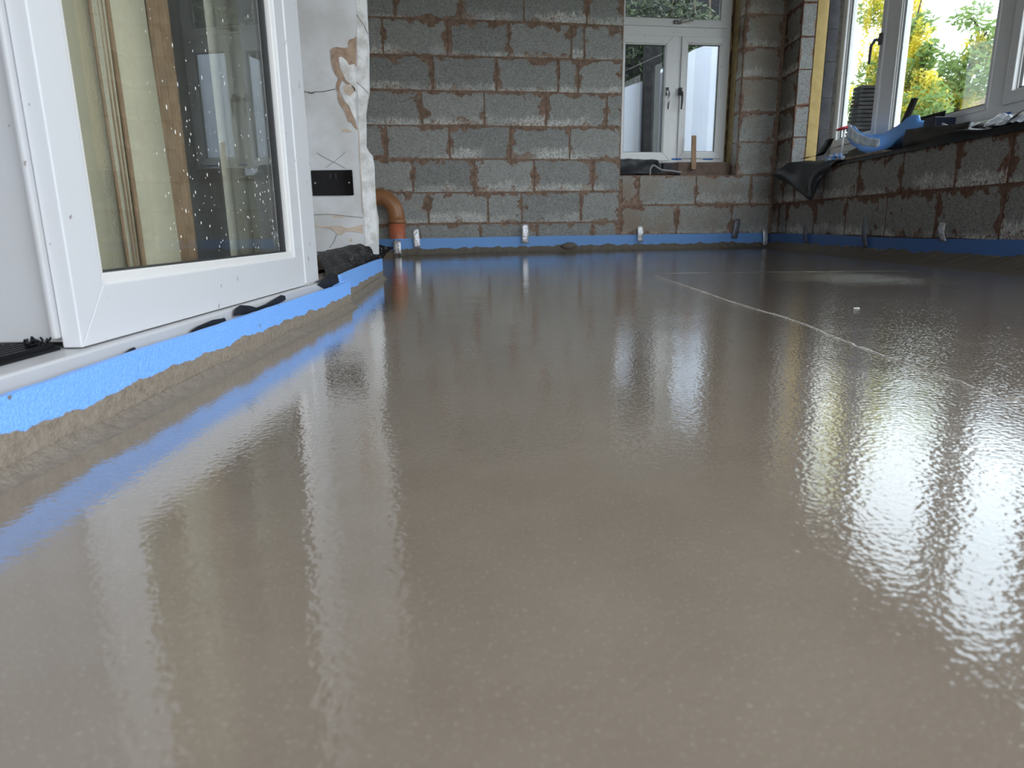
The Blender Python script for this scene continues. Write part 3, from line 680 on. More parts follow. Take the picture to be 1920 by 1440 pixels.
# ------------------------------------------------------------------ drain pipe
pipe = empty('drain_pipe', (onZ(745, 478, 0).x, 4.85, 0)); tag(pipe, 'brown plastic drain pipe bend rising behind the blue strip at left', 'pipe')
py = 4.80; pc = onY(745, 440, py); R = .057; px_, zt = pc.x, onY(745, 416, py).z
hz = onY(715, 369, py).z
bend = []
cr_ = .13; cx = px_-cr_; cz = hz-cr_
for k in range(13):
    a = k/12*PI/2; bend.append((cx+cr_*math.cos(a), py, cz+cr_*math.sin(a)))
bm = bmesh.new(); tube(bm, [(px_, py, zt-.005)]+bend+[(cx-.35, py, hz)], R, 28); obj('elbow', bm, M['pipe_brown'], pipe, True)
bm = bmesh.new(); tube(bm, [(px_, py, zt-.012), (px_, py, zt-.008), (px_, py, zt+.012), (px_, py, zt+.018)], [R+.001, R+.007, R+.007, R+.001], 28); obj('socket_collar', bm, M['pipe_brown'], pipe, True)
bm = bmesh.new(); tube(bm, [(cx-.03, py, hz), (cx-.034, py, hz), (cx-.055, py, hz), (cx-.06, py, hz)], [R+.001, R+.006, R+.006, R+.001], 28); obj('socket_collar', bm, M['pipe_brown'], pipe, True)
bm = bmesh.new(); tube(bm, [(px_, py, -.02), (px_, py, zt-.009)], R-.001, 28); obj('lower_pipe', bm, M['pipe_orange'], pipe, True)

# ------------------------------------------------------------------ double socket
sc = PY(624, 343); so = empty('double_socket', sc); tag(so, 'polished black double socket plate on the white plaster pier', 'socket')
bm = bmesh.new(); box(bm, (sc.x-.073, YP-.0075, sc.z-.043), (sc.x+.073, YP-.0005, sc.z+.043)); bevel(bm, .003, 3); obj('face_plate', bm, M['black_gloss'], so)
for dx in (-.036, .036):
    for (ax, az, w_, h_) in ((0, .014, .004, .008), (-.011, -.008, .007, .004), (.011, -.008, .007, .004)):
        bm = bmesh.new(); box(bm, (sc.x+dx+ax-w_/2, YP-.0082, sc.z+az-h_/2), (sc.x+dx+ax+w_/2, YP-.0070, sc.z+az+h_/2)); obj('pin_slot', bm, M['black_plastic'], so)
for dx in (-.010, .010):
    bm = bmesh.new(); box(bm, (sc.x+dx-.006, YP-.0120, sc.z+.012), (sc.x+dx+.006, YP-.0072, sc.z+.032)); bevel(bm, .001); obj('rocker_switch', bm, M['black_gloss'], so)
for dx in (-.060, .060):
    bm = bmesh.new(); tube(bm, [(sc.x+dx, YP-.0092, sc.z), (sc.x+dx, YP-.0072, sc.z)], .0032, 14); obj('screw', bm, M['metal_h'], so)

# ------------------------------------------------------------------ membranes on the left
def quadgrid(P00, P10, P11, P01, nu, nv, f=None):
    rows = []
    for i in range(nv+1):
        v = i/nv; a = Vector(P00).lerp(P01, v); b = Vector(P10).lerp(P11, v)
        rows.append([a.lerp(b, j/nu)+(f(j/nu, v) if f else Vector()) for j in range(nu+1)])
    return rows
bm = bmesh.new()
A = onY(594, 472, 2.40); B = PY(684, 457, .006); B2 = onY(735, 462, 2.62)
b0 = onZ(627, 524, .062); b1 = Vector((-.500, 2.20, .083)); b2 = Vector((-.535, 2.62, .078))
top_ = [A, PY(620, 468, .01), PY(650, 461, .01), PY(676, 456, .008), PY(686, 462, .008), onY(706, 458, 2.50), onY(738, 464, 2.64)]
bot_ = [b0, b0.lerp(b1, .35), b0.lerp(b1, .7), b1, b1.lerp(b2, .35), b1.lerp(b2, .7), b2]
bot_ = [Vector((p.x-.016, p.y, p.z-.004)) for p in bot_]; bot_[-1] = onY(719, 483, 2.61); bot_[-2] = onY(700, 489, 2.44)
rows = []
T_ = bez(top_, 5); B_ = bez(bot_, 5)
for i in range(13):
    v = i/12; rows.append([a.lerp(b, v)+Vector((0, 0, .007*math.sin(v*PI)*(1+fn(j*.4, v*3))+.004*fn(j*.5, v*5))) for j, (a, b) in enumerate(zip(T_, B_))])
sheet(bm, rows, .0015, (.2, -.4, 1)); o = obj('black_membrane', bm, M['dpm_splash'], None, True)
tag(o, 'black plastic membrane spattered white, sloping from the pier to the short blue strip', 'membrane')
bm = bmesh.new(); p = onY(612, 505, 2.0)
box(bm, (-.60, 1.70, -.02), (-.535, 2.30, .062)); bevel(bm, .004)
tag(obj('timber_batten', bm, M['wood_dark']), 'weathered brown timber offcut under the folded membrane beside the door jamb', 'timber')
def flap(px, label, X0=-.432, th=.002):
    bm = bmesh.new(); P = [onX(x, y, X0) for x, y in px]; prism(bm, P, (-th, 0, 0)); o = obj('membrane_flap', bm, M['dpm'])
    tag(o, label, 'membrane', 'scraps of black membrane showing above the near blue strip'); return o
flap([(440, 592), (443, 578), (452, 572), (468, 573), (482, 577), (500, 570), (528, 553), (535, 555), (536, 562), (500, 582)], 'largest black membrane scrap curling above the blue strip under the door')
flap([(360, 620), (372, 612), (400, 600), (422, 596), (425, 604), (395, 616), (365, 626)], 'thin black membrane sliver above the blue strip, left of the curled scrap')
flap([(236, 662), (246, 654), (253, 651), (256, 657), (246, 666)], 'tiny black membrane corner above the blue strip nearest the camera')
flap([(596, 534), (604, 524), (616, 513), (628, 512), (634, 520), (636, 530), (610, 542)], 'black membrane tip at the bend of the foam by the door jamb', X0=-.436)
# chipped mortar lump under far jamb
bm = bmesh.new(); p = onX(600, 524, XD+.004); bmesh.ops.create_icosphere(bm, subdivisions=3, radius=1)
for v in bm.verts:
    q = v.co.copy(); k = 1+.35*fn(q.x*1.7, q.y*1.7, q.z*1.7); v.co = Vector((XD-.018+q.x*.018*k, p.y-.02+q.y*.07*k, .078+q.z*.006*k))
tag(obj('plaster_crumb', bm, M['plaster_edge'], None, True), 'broken pale plaster lump at the foot of the door jamb', 'plaster')

# ------------------------------------------------------------------ window_1 (back)
OW = .19
w1 = empty('window_1', BP(1.3, .68, OW)); tag(w1, kind='structure')
def wB(x, y): return onB(x, y, OW)
fr_l, fr_r = .80, 1.752; fz0 = wB(1300, 305)[1]; fz1 = 1.97
zt0 = wB(1300, 66)[1]; zt1 = wB(1300, 52)[1]           # transom
sm0, sm1 = wB(1258, 180)[0], wB(1274, 180)[0]
def frameB(name, s0, s1, z0, z1, w, o0, o1, mat, parent, bv=.004):
    bm = bmesh.new(); o = [(s0, z0), (s1, z0), (s1, z1), (s0, z1)]; i = [(s0+w, z0+w), (s1-w, z0+w), (s1-w, z1-w), (s0+w, z1-w)]
    for k in range(4):
        a, b, c, d_ = o[k], o[(k+1) % 4], i[(k+1) % 4], i[k]
        hexa(bm, [BP(*a, o0), BP(*b, o0), BP(*c, o0), BP(*d_, o0), BP(*a, o1), BP(*b, o1), BP(*c, o1), BP(*d_, o1)])
    bmesh.ops.bevel(bm, geom=list(bm.edges), offset=bv, segments=2, affect='EDGES', profile=.6)
    return obj(name, bm, mat, parent)
U = M['upvc_win']
frameB('outer_frame', fr_l, fr_r, fz0, fz1, .055, OW, OW+.07, U, w1)
bm = bmesh.new(); boxB(bm, fr_l+.05, fr_r-.05, zt0-.012, zt1+.004, OW+.001, OW+.069); bevel(bm, .003); obj('transom', bm, U, w1)
bm = bmesh.new(); boxB(bm, sm0, sm1, fz0+.05, zt0-.01, OW+.002, OW+.068); bevel(bm, .003); obj('mullion', bm, U, w1)
def sashB(s0, s1, z0, z1, w, handle=None, hm=None):
    s = frameB('sash', s0, s1, z0, z1, w, OW-.014, OW+.05, U, w1)
    frameB('glazing_bead', s0+w-.006, s1-w+.006, z0+w-.006, z1-w+.006, .014, OW-.004, OW+.02, U, s, .003)
    frameB('gasket', s0+w+.006, s1-w-.006, z0+w+.006, z1-w-.006, .005, OW+.001, OW+.02, M['gasket'], s, .0005)
    bm = bmesh.new(); boxB(bm, s0+w, s1-w, z0+w, z1-w, OW+.018, OW+.022); obj('pane', bm, M['glass_win'], s)
    return s
gl = [wB(1243, 180)[0], wB(1277, 180)[0], wB(1338, 180)[0]]
zg0 = wB(1300, 272)[1]
s1 = sashB(.855, sm0+.002, fz0+.012, zt0-.012, .056); s2 = sashB(sm1-.002, fr_r-.03, fz0+.03, zt0-.012, .046); s3 = sashB(.855, fr_r-.03, zt1, fz1-.03, .05)
def handB(parent, s, zc, L_, vertical=True, mat=None):
    bm = bmesh.new()
    if vertical:
        boxB(bm, s-.012, s+.012, zc+.02, zc+.075, OW-.03, OW-.014); tube(bm, [BP(s, zc+.05, OW-.035), BP(s+.003, zc+.03, OW-.055), BP(s+.003, zc-.02, OW-.06), BP(s, zc-L_, OW-.055)], [.010, .010, .009, .006], 10)
    else:
        boxB(bm, s-.03, s+.03, zc-.010, zc+.014, OW-.03, OW-.014); tube(bm, [BP(s, zc, OW-.035), BP(s+.03, zc+.006, OW-.055), BP(s+L_, zc+.010, OW-.055)], [.010, .010, .006], 10)
    return obj('handle', bm, mat or M['metal_h'], parent, True)
h1 = wB(1248, 185); handB(s1, h1[0], h1[1], .085); h2 = wB(1270, 185); handB(s2, h2[0]+.012, h2[1], .085, mat=M['dark_h'])
h3 = wB(1268, 44); handB(s3, h3[0], h3[1], .11, False)
for x in (1268, 1327):
    a = wB(x-9, 303); b = wB(x+9, 299); bm = bmesh.new(); boxB(bm, a[0], b[0], b[1]-.004, b[1]+.008, OW-.0045, OW-.0005); obj('film_label', bm, M['blue_lbl'], w1)
# ragged foam seal right of frame
bm = bmesh.new(); rows = []
for k in range(60):
    z = lerp(fz0, fz1, k/59); w = .010+.010*fn(k*.6, 2)+.006*fn(k*1.7, 4); rows.append([BP(1.752, z, OW+.01), BP(1.752+w, z, OW+.006+.01*fn(k*.5, 9))])
sheet(bm, rows, .01, -BN); obj('foam_seal', bm, M['insul_old'], w1, True)
# insulation in the reveals
bm = bmesh.new(); boxB(bm, WS1+.0, WS1+.06, WZ0, CEIL, .102, .178)
bm.free()
bm = bmesh.new(); boxB(bm, WS1-.001, WS1+.05, .553, 1.97, .101, .179); bevel(bm, .003)
tag(obj('insulation_board', bm, M['insul_old']), 'dull yellow insulation edge in the right reveal of the back window', 'insulation')
zy0, zy1 = .556, 1.98
bm = bmesh.new(); box(bm, (XR+.101, PIL-.004, .556), (XR+.178, PIL+.05, 1.98)); bevel(bm, .002)
tag(obj('insulation_board', bm, M['insul']), 'bright yellow insulation board edge in the far reveal of the right window', 'insulation')

# things on the back sill ---------------------------------------
bm = bmesh.new(); rows = []
for i in range(14):
    v = i/13; o_ = lerp(.17, -.004, min(1, v*1.6)) if v < .62 else -.004
    z = .683-.004 - (0 if v < .3 else (v-.3)/.7*.125)
    o_ = lerp(.175, .02, v)
    z = .690 if v < .12 else (.690-(v-.12)/.88*.130)
    rows.append([BP(lerp(.842, 1.190, j/20), z+.006*fn(j*.3, v*2)-.012*(j/20)*(1-v), o_+.012*math.sin(j*.5+v*7)*fn(j*.1, v)) for j in range(21)])
sheet(bm, rows, .0015, -BN); o = obj('black_membrane', bm, M['dpm'], None, True); tag(o, 'glossy black membrane turned up below the back window left casement', 'membrane')
bm = bmesh.new(); rows = []
for i in range(8):
    v = i/7; rows.append([BP(lerp(.98, 1.33, j/16), .562+.050*(1-v)*(1-j/16)+.008*fn(j*.5, v*3)+.002, lerp(.12, .01, v)) for j in range(17)])
sheet(bm, rows, .002, Z3); o = obj('black_membrane', bm, M['dpm_grey'], None, True); tag(o, 'loose black membrane tail lying across the middle of the back sill', 'membrane')
bm = bmesh.new(); tube(bm, bez([BP(1.080, .556, .012), BP(1.082, .598, .015), BP(1.105, .624, .018), BP(1.135, .612, .02), BP(1.18, .592, .024), BP(1.26, .585, .03), BP(1.34, .575, .045)], 6), .007, 10)
o = obj('cable', bm, simple('grey_hose_rubber', (.26, .26, .27), .5, bs=0), None, True); tag(o, 'grey cable looping over the black membrane on the back sill', 'cable')
bm = bmesh.new(); boxB(bm, 1.335, 1.755, .553, fz0-.004, .09, .18); boxB(bm, 1.335, 1.38, .553, .575, .05, .09); bevel(bm, .003)
tag(obj('timber_packer', bm, M['wood_dark']), 'weathered timber packer under the back window right casement', 'timber')
q0 = onB(1297, 313, .10); q1 = onB(1302, 254, .10)
bm = bmesh.new(); hexa(bm, [BP(q0[0]-.019, q0[1]-.02, .060), BP(q0[0]+.019, q0[1]-.02, .060), BP(q0[0]+.019, q0[1]-.02, .073), BP(q0[0]-.019, q0[1]-.02, .073), BP(q1[0]-.019, q1[1], .100), BP(q1[0]+.017, q1[1], .100), BP(q1[0]+.017, q1[1], .113), BP(q1[0]-.019, q1[1], .113)]); bevel(bm, .002)
tag(obj('wooden_stick', bm, M['wood']), 'upright pale wooden batten leaning on the back window', 'stick')

# ------------------------------------------------------------------ window_2 (right)
XW = 2.22
w2 = empty('window_2', (XW, 3.6, .68)); tag(w2, kind='structure')
def wX(x, y, o=0): return onX(x, y, XW+o)
def frameX(name, Y0, Y1, Z0, Z1, w, x0, x1, mat, parent, bv=.004, wb=None):
    wb = wb or w; bm = bmesh.new(); o = [(Y0, Z0), (Y1, Z0), (Y1, Z1), (Y0, Z1)]; i = [(Y0+w, Z0+wb), (Y1-w, Z0+wb), (Y1-w, Z1-w), (Y0+w, Z1-w)]
    for k in range(4):
        a, b, c, d_ = o[k], o[(k+1) % 4], i[(k+1) % 4], i[k]
        hexa(bm, [(x0, *a), (x0, *b), (x0, *c), (x0, *d_), (x1, *a), (x1, *b), (x1, *c), (x1, *d_)])
    bmesh.ops.bevel(bm, geom=list(bm.edges), offset=bv, segments=2, affect='EDGES', profile=.6)
    return obj(name, bm, mat, parent)
yl = wX(1560, 250).y; yl = min(yl, PIL-.02)
zb2 = .655; zt2 = 1.93
ma0, ma1 = wX(1688, 30).y, wX(1664, 30).y       # slim mullion (near side, far side)
mb0, mb1 = wX(1900, 120).y, wX(1862, 120).y
frameX('outer_frame', 1.05, yl, zb2, zt2, .055, XW, XW+.07, U, w2, wb=.060)
for a, b in ((ma0, ma1), (mb0+.01, mb1), (2.55, 2.68), (1.75, 1.88)):
    bm = bmesh.new(); box(bm, (XW+.001, a, zb2+.05), (XW+.069, b, zt2-.05)); bevel(bm, .004); obj('mullion', bm, U, w2)
def lightX(Y0, Y1, w, proud=.0, gz=None):
    s = frameX('sash', Y0, Y1, zb2+.045, zt2-.04, w, XW-proud, XW+.05, U, w2)
    frameX('glazing_bead', Y0+w-.004, Y1-w+.004, zb2+.045+w-.004, zt2-.04-w+.004, .012, XW+.004, XW+.02, M['bead'], s, .003)
    frameX('gasket', Y0+w+.006, Y1-w-.006, zb2+.05+w+.004, zt2-.04-w-.006, .004, XW+.010, XW+.022, M['gasket'], s, .0005)
    bm = bmesh.new(); box(bm, (XW+.020, Y0+w, zb2+.045+w), (XW+.024, Y1-w, zt2-.04-w)); obj('pane', bm, M['glass_win'], s); return s
sA = lightX(ma1-.01, yl-.045, .045, .012); sB = lightX(mb1-.006, ma0+.008, .022, .004); sC = lightX(2.67, mb0+.02, .055, .014); sD = lightX(1.87, 2.56, .03, .004); sE = lightX(1.09, 1.76, .05, .012)
hp = wX(1655, 70, -.03)
bm = bmesh.new(); box(bm, (XW-.024, ma1+.008, hp.z-.03), (XW-.012, ma1+.032, hp.z+.035)); tube(bm, [(XW-.02, ma1+.02, hp.z), (XW-.045, ma1+.03, hp.z), (XW-.055, ma1+.05, hp.z-.03), (XW-.055, ma1+.055, hp.z-.13)], [.010, .010, .009, .007], 10)
obj('handle', bm, M['dark_h'], sA, True)
p = wX(1887, 214); bm = bmesh.new(); box(bm, (XW-.0045, p.y-.03, p.z-.006), (XW-.0005, p.y+.03, p.z+.006)); obj('film_label', bm, M['blue_lbl'], w2)
# ragged mortar / foam seal at the left edge
bm = bmesh.new(); rows = []
for k in range(70):
    z = lerp(zb2-.05, 1.95, k/69); w = .012+.014*abs(fn(k*.45, 12))+.01*abs(fn(k*1.3, 14)); rows.append([Vector((XW-.004, yl-.012, z)), Vector((XW-.010-.012*abs(fn(k*.8, 1)), yl+w*.4, z)), Vector((XW+.02, yl+w, z))])
sheet(bm, rows, .006, (1, 0, 0)); obj('foam_seal', bm, simple('ragged_grey_seal', (.44, .43, .40), .9, (.28, .27, .25), 40, .8, .004, 80), w2, True)

# things on the right sill -------------------------------------
SZ = .552
# black membrane lying along the sill with its hanging corner
bm = bmesh.new(); rows = []
for i in range(8):
    v = i/7; xx = lerp(2.20, 1.99, v)
    row = []
    for j in range(61):
        y = lerp(1.3, 4.85, j/60)
        bumpz = .055*math.exp(-((y-3.25)/.17)**2)+.02*math.exp(-((y-2.9)/.2)**2)+.012*fn(y*3, v*2)
        row.append(Vector((xx, y, SZ+.006+abs(bumpz)*(.35+.65*math.sin((1-v)*PI*.5+.35)))))
    rows.append(row)
rows.append([Vector((1.985, p.y, SZ-.012+.004*fn(p.y*4, 3))) for p in rows[-1]])
sheet(bm, rows, .002, Z3); o = obj('black_membrane', bm, M['dpm'], None, True); tag(o, 'long crumpled black membrane lying along the right window sill', 'membrane')
# hanging triangular corner
def HP(x, y, X0): return onX(x, y, X0)
topl = [HP(1449, 330, 1.90), HP(1475, 308, 1.93), HP(1498, 303, 1.99), HP(1530, 303, 1.985), HP(1560, 300, 1.985), HP(1585, 300, 1.985)]
topl[0] = onY(1449, 329, 5.12)
botl = [onY(1450, 331, 5.12), HP(1478, 345, 1.90), HP(1500, 361, 1.88), HP(1521, 375, 1.87), HP(1534, 345, 1.93), HP(1556, 312, 1.98)]
T_ = bez(topl, 5); B_ = bez(botl, 5)
rows = []
for i in range(11):
    v = i/10; rows.append([a.lerp(b, v)+Vector((-.035*math.sin(v*PI)*(.4+.6*math.sin(j*.5)), 0, .012*math.sin(v*PI))) for j, (a, b) in enumerate(zip(T_, B_))])
bm = bmesh.new(); sheet(bm, rows, .002, (-1, 0, 0))
tl2 = [Vector((2.08, p.y-.02, SZ+.016)) for p in T_]
tl2 = [Vector((2.09, lerp(4.65, 5.0, 1-j/(len(T_)-1)), SZ+.03)) for j in range(len(T_))]
rows = [[a.lerp(b, v)+Vector((0, 0, .012*math.sin(v*PI)+.006*fn(j*.4, v*3))) for j, (a, b) in enumerate(zip(tl2, T_))] for v in [k/5 for k in range(6)]]
sheet(bm, rows, .002, Z3)
o = obj('black_membrane', bm, M['dpm_grey'], None, True); tag(o, 'black membrane corner hanging as a pointed triangle off the right sill', 'membrane')
# black upturned scrap by yellow board
bm = bmesh.new(); P = bez([onX(1500, 298, 2.06), onX(1530, 290, 2.07), onX(1541, 275, 2.09), onX(1549, 262, 2.10)], 5)
rows = [[p+Vector((.03*k, -.05*k, .004*math.sin(i))) for k in (0, .5, 1)] for i, p in enumerate(P)]
sheet(bm, rows, .003, (-1, 0, .3)); o = obj('membrane_flap', bm, M['dpm'], None, True); tag(o, 'black scrap curling upward at the foot of the bright yellow board', 'membrane')
# upright black sheet behind foam, along window foot
bm = bmesh.new(); rows = []
for k in range(21):
    y = lerp(4.62, 3.62, k/20); z1 = [.60, .70, .66][0]
    zt_ = lerp(.640, .735, min(1, k/16)) if k < 17 else .735
    rows.append([Vector((2.155+.004*fn(y*3, 1), y, SZ+.01)), Vector((2.16+.004*fn(y*3, 2), y, lerp(SZ, zt_, .5))), Vector((2.165+.005*fn(y*4, 3), y, zt_))])
sheet(bm, rows, .004, (-1, 0, 0)); o = obj('black_membrane', bm, M['dpm'], None, True); tag(o, 'black sheet standing upright behind the blue foam offcut on the right sill', 'membrane')
# brown-stained board edge in front
a = onX(1697, 240, 2.03); b = onX(1770, 232, 2.03)
bm = bmesh.new(); rows = []
fr_pts = [onX(x, y, 2.02) for x, y in ((1698, 243), (1720, 240), (1745, 236), (1770, 235), (1800, 231), (1818, 227))]
P = bez(fr_pts, 5)
for i, p in enumerate(P):
    rows.append([Vector((2.015, p.y, SZ+.004)), Vector((2.012, p.y, lerp(SZ, p.z, .5))), Vector((2.022, p.y, p.z+.003*fn(i*.7, 5)))])
sheet(bm, rows, .006, (-1, 0, 0)); o = obj('membrane_upstand', bm, M['dpm_brown'], None, True); tag(o, 'mud-stained black upstand right of the blue foam offcut on the sill', 'membrane')
# blue foam offcut: a sagging band
cen = bez([onX(1588, 252, 2.10), onX(1604, 268, 2.07), onX(1625, 276, 2.05), onX(1650, 272, 2.04), (onX(1672, 260, 2.04)), onX(1690, 245, 2.05), onX(1712, 238, 2.06), onX(1738, 232, 2.08)], 6)
bm = bmesh.new(); rows = []
for i, p in enumerate(cen):
    f = i/(len(cen)-1); w = .075+.03*math.sin(f*PI)
    rows.append([p+Vector((.03*k, 0, w*(k-.3)*(1 if f < .85 else .5)))+Vector((0, .01*fn(f*9, k*4), .006*fn(f*14, k*5))) for k in (0, .33, .66, 1)])
sheet(bm, rows, .008, (-.8, 0, .4)); o = obj('foam_offcut', bm, M['foam_loose'], None, True); tag(o, 'curved bright blue foam offcut sagging on the right window sill', 'foam offcut')
# thin film crinkled on the foam's left end
bm = bmesh.new(); rows = []
P = bez([onX(1590, 250, 2.04), onX(1604, 262, 2.02), onX(1625, 270, 2.01), onX(1650, 272, 2.00)], 8)
for i, p in enumerate(P): rows.append([p+Vector((-.006+.012*fn(i*.8, k), 0, .060*k*(1-i/len(P)*.5)+.008*fn(i*.6, k*3, 2))) for k in (-.3, 0, .35, .7, 1)])
sheet(bm, rows, .001, (-1, 0, 0)); o = obj('crumpled_film', bm, simple('pale_blue_film', (.55, .72, .95), .25, (.88, .92, .96), 40, .8, .005, 60), None, True); tag(o, 'crinkled pale blue film on the left end of the blue offcut', 'plastic film')
# black plank pointing up
p0 = onX(1693, 236, 2.10); p1 = onX(1716, 184, 2.14)
bm = bmesh.new(); ax = (p1-p0).normalized(); wv_ = Vector((0, 1, 0)); wv_ = (wv_-ax*wv_.dot(ax)).normalized(); nn = ax.cross(wv_)
e = p0-ax*.06
P = [e-wv_*.024-nn*.009, e+wv_*.024-nn*.009, e+wv_*.024+nn*.009, e-wv_*.024+nn*.009]; hexa(bm, P+[v+(p1-e) for v in P]); bevel(bm, .005)
tag(obj('black_bar', bm, M['black_plastic']), 'black bar leaning up against the right window from the sill', 'bar')
# white-faced box and dark box end
p0 = onX(1737, 240, 2.10); p1 = onX(1757, 218, 2.10)
bm = bmesh.new(); box(bm, (2.055, onX(1758, 230, 2.07).y, SZ+.012), (2.16, onX(1737, 230, 2.07).y, onX(1757, 219, 2.07).z)); bevel(bm, .006)
bx = tag(obj('black_tray', bm, simple('navy_black_plastic', (.008, .012, .028), .4, bs=0, spec=.2)), 'dark rounded plastic tray behind the mud-stained upstand', 'tray')
bm = bmesh.new(); y0_ = onX(1758, 230, 2.08).y; prism(bm, [Vector((2.09, y0_-.002, SZ+.02)), Vector((2.09, y0_-.002, SZ+.115)), Vector((2.10, y0_-.15, SZ+.06)), Vector((2.10, y0_-.15, SZ+.02))], (.006, 0, 0))
tag(obj('foil_offcut', bm, M['foil_w']), 'white wedge-shaped foil offcut beside the dark tray', 'offcut')
# crumpled clear film heap at right
bm = bmesh.new(); rows = []
for i in range(12):
    v = i/11; rows.append([Vector((lerp(2.17, 2.03, v), lerp(2.75, 3.42, j/30), SZ+.03+.075*math.sin(v*PI)*(.35+.9*abs(fn(j*.22, v*2.2, 5)))*math.sin(j/30*PI)**.5+.02*fn(j*.6, v*6, 1))) for j in range(31)])
sheet(bm, rows, .001, Z3); o = obj('crumpled_film', bm, M['film'], None, False); tag(o, 'crumpled clear plastic film heaped at the near end of the right sill', 'plastic film')
bm = bmesh.new(); P = bez([onX(1830, 233, 2.06), onX(1860, 232, 2.05), onX(1890, 228, 2.05), onX(1905, 216, 2.06), onX(1918, 206, 2.06)], 6); rows = [[p+Vector((0, 0, .012*k))+Vector((.02*k, 0, 0)) for k in (-1, 0, 1)] for p in P]
sheet(bm, rows, .002, (-1, 0, .2)); o = obj('membrane_flap', bm, M['dpm_brown'], None, True); tag(o, 'stiff dark flap curling up at the right end of the sill', 'membrane')
# red-capped white fixing
p = onX(1578, 283, 2.03); q = onX(1583, 243, 2.05)
fx = empty('insulation_fixing', p); tag(fx, 'white plastic pin with a red disc head standing on the right sill', 'fixing')
bm = bmesh.new(); tube(bm, [p-Vector((0, 0, .01)), q], .006, 10); obj('pin', bm, M['white_pl'], fx, True)
bm = bmesh.new(); ax = (q-p).normalized()+Vector((-.35, -.2, .0)); ax.normalize(); tube(bm, [q, q+ax*.004, q+ax*.014, q+ax*.016], [.026, .044, .044, .034], 24); obj('disc_head', bm, M['red'], fx)
# blue and white rag
bm = bmesh.new(); bmesh.ops.create_icosphere(bm, subdivisions=4, radius=1); p = onX(1562, 293, 2.01)
for v in bm.verts:
    q = v.co.copy(); k = 1+.5*fn(q.x*1.9, q.y*1.9, q.z*1.9)+.15*fn(q.x*5, q.y*5, q.z*5); v.co = Vector((2.02+q.x*.035*k, p.y+q.y*.085*k, max(SZ+.010, SZ+.034+q.z*.030*k)))
tag(obj('rag', bm, M['rag'], None, True), 'scrunched blue and white rag at the far end of the right sill', 'rag')
bm = bmesh.new(); a = onX(1585, 291, 2.0); b = onX(1655, 279, 2.0); box(bm, (2.0, b.y, SZ+.008), (2.05, a.y, SZ+.022)); bevel(bm, .002)
tag(obj('timber_batten', bm, simple('pale_dusty_wood', (.30, .21, .15), .8, (.2, .15, .11), 20)), 'thin brown batten lying on the sill below the blue foam offcut', 'timber')

# ------------------------------------------------------------------ outside: trees, wall, slates, shelter
def leaves(bm, cen, rad, n, size, droop=0., rnd=random):
    for _ in range(n):
        while True:
            q = Vector([rnd.uniform(-1, 1) for _ in range(3)])
            if q.length <= 1: break
        c = Vector(cen)+Vector((q.x*rad[0], q.y*rad[1], q.z*rad[2]))
        a = Vector([rnd.gauss(0, 1) for _ in range(3)]).normalized(); b = a.orthogonal().normalized(); s = size*rnd.uniform(.6, 1.3)
        a.z -= droop; a.normalize()
        v = [c-a*s, c-b*s*.42+a*s*.1, c+a*s, c+b*s*.42+a*s*.1]; bm.faces.new([bm.verts.new(x) for x in v])
def raceme(bm, c, L_, rnd=random):
    """hanging flower chain"""
    n = int(L_/.0075)
    for k in range(n):
        f = k/n; r_ = .028*(1-f)**.6+.006; a = rnd.uniform(0, 2*PI); o_ = Vector((math.cos(a)*r_, math.sin(a)*r_, -f*L_)); s = .019*(1.15-f*.6)
        u_ = Vector([rnd.gauss(0, 1) for _ in range(3)]).normalized(); w_ = u_.orthogonal().normalized()
        bm.faces.new([bm.verts.new(c+o_+x) for x in (u_*s, w_*s, -u_*s, -w_*s)])
def seen(x, y, X0): return onX(x, y, X0)
def tree(name, label, base, limbs, clusters, lm, blossoms=(), lsize=.055, group=None):
    t = empty(name, base); tag(t, label, 'tree', group)
    bm = bmesh.new()
    for pts, r_ in limbs: tube(bm, bez(pts, 5), [lerp(r_, r_*.3, i/(len(bez(pts, 5))-1)) for i in range(len(bez(pts, 5)))], 8)
    obj('trunk', bm, M['bark'], t, True)
    bm = bmesh.new()
    for c, r_, n in clusters: leaves(bm, c, r_, n, lsize)
    obj('foliage', bm, lm, t)
    if blossoms:
        bm = bmesh.new()
        for c, r_, n, L_ in blossoms:
            for _ in range(int(n*1.6)):
                q = Vector([random.uniform(-1, 1) for _ in range(3)]); raceme(bm, Vector(c)+Vector((q.x*r_[0], q.y*r_[1], q.z*r_[2])), L_*random.uniform(.6, 1.2))
        obj('blossom', bm, M['yellow'], t)
    return t
XT = 5.2
def cl(x, y, r_, n, X0=XT, k=1.): 
    c = seen(x, y, X0); return (c, (r_*1.0, r_*1.2, r_), n)
base = Vector((XT, seen(1690, 240, XT).y, -.2))
limbs = [([base, base+Vector((.02, .1, .8)), seen(1700, 190, XT), seen(1690, 120, XT), seen(1660, 40, XT)], .07),
         ([seen(1710, 230, XT), seen(1735, 160, XT), seen(1728, 110, XT), seen(1715, 60, XT), seen(1735, -30, XT)], .025),
         ([seen(1700, 200, XT), seen(1660, 140, XT), seen(1630, 80, XT)], .03)]
clus = [cl(1625, 200, .30, 420), cl(1650, 150, .35, 500), cl(1690, 175, .30, 420), cl(1735, 200, .30, 420), cl(1720, 130, .22, 260), cl(1728, 45, .16, 150), cl(1745, 95, .14, 120), cl(1700, 60, .18, 150), cl(1640, 20, .25, 200), cl(1660, -80, .45, 500), cl(1690, 230, .3, 350), cl(1740, 235, .25, 300), cl(1610, 230, .2, 200)]
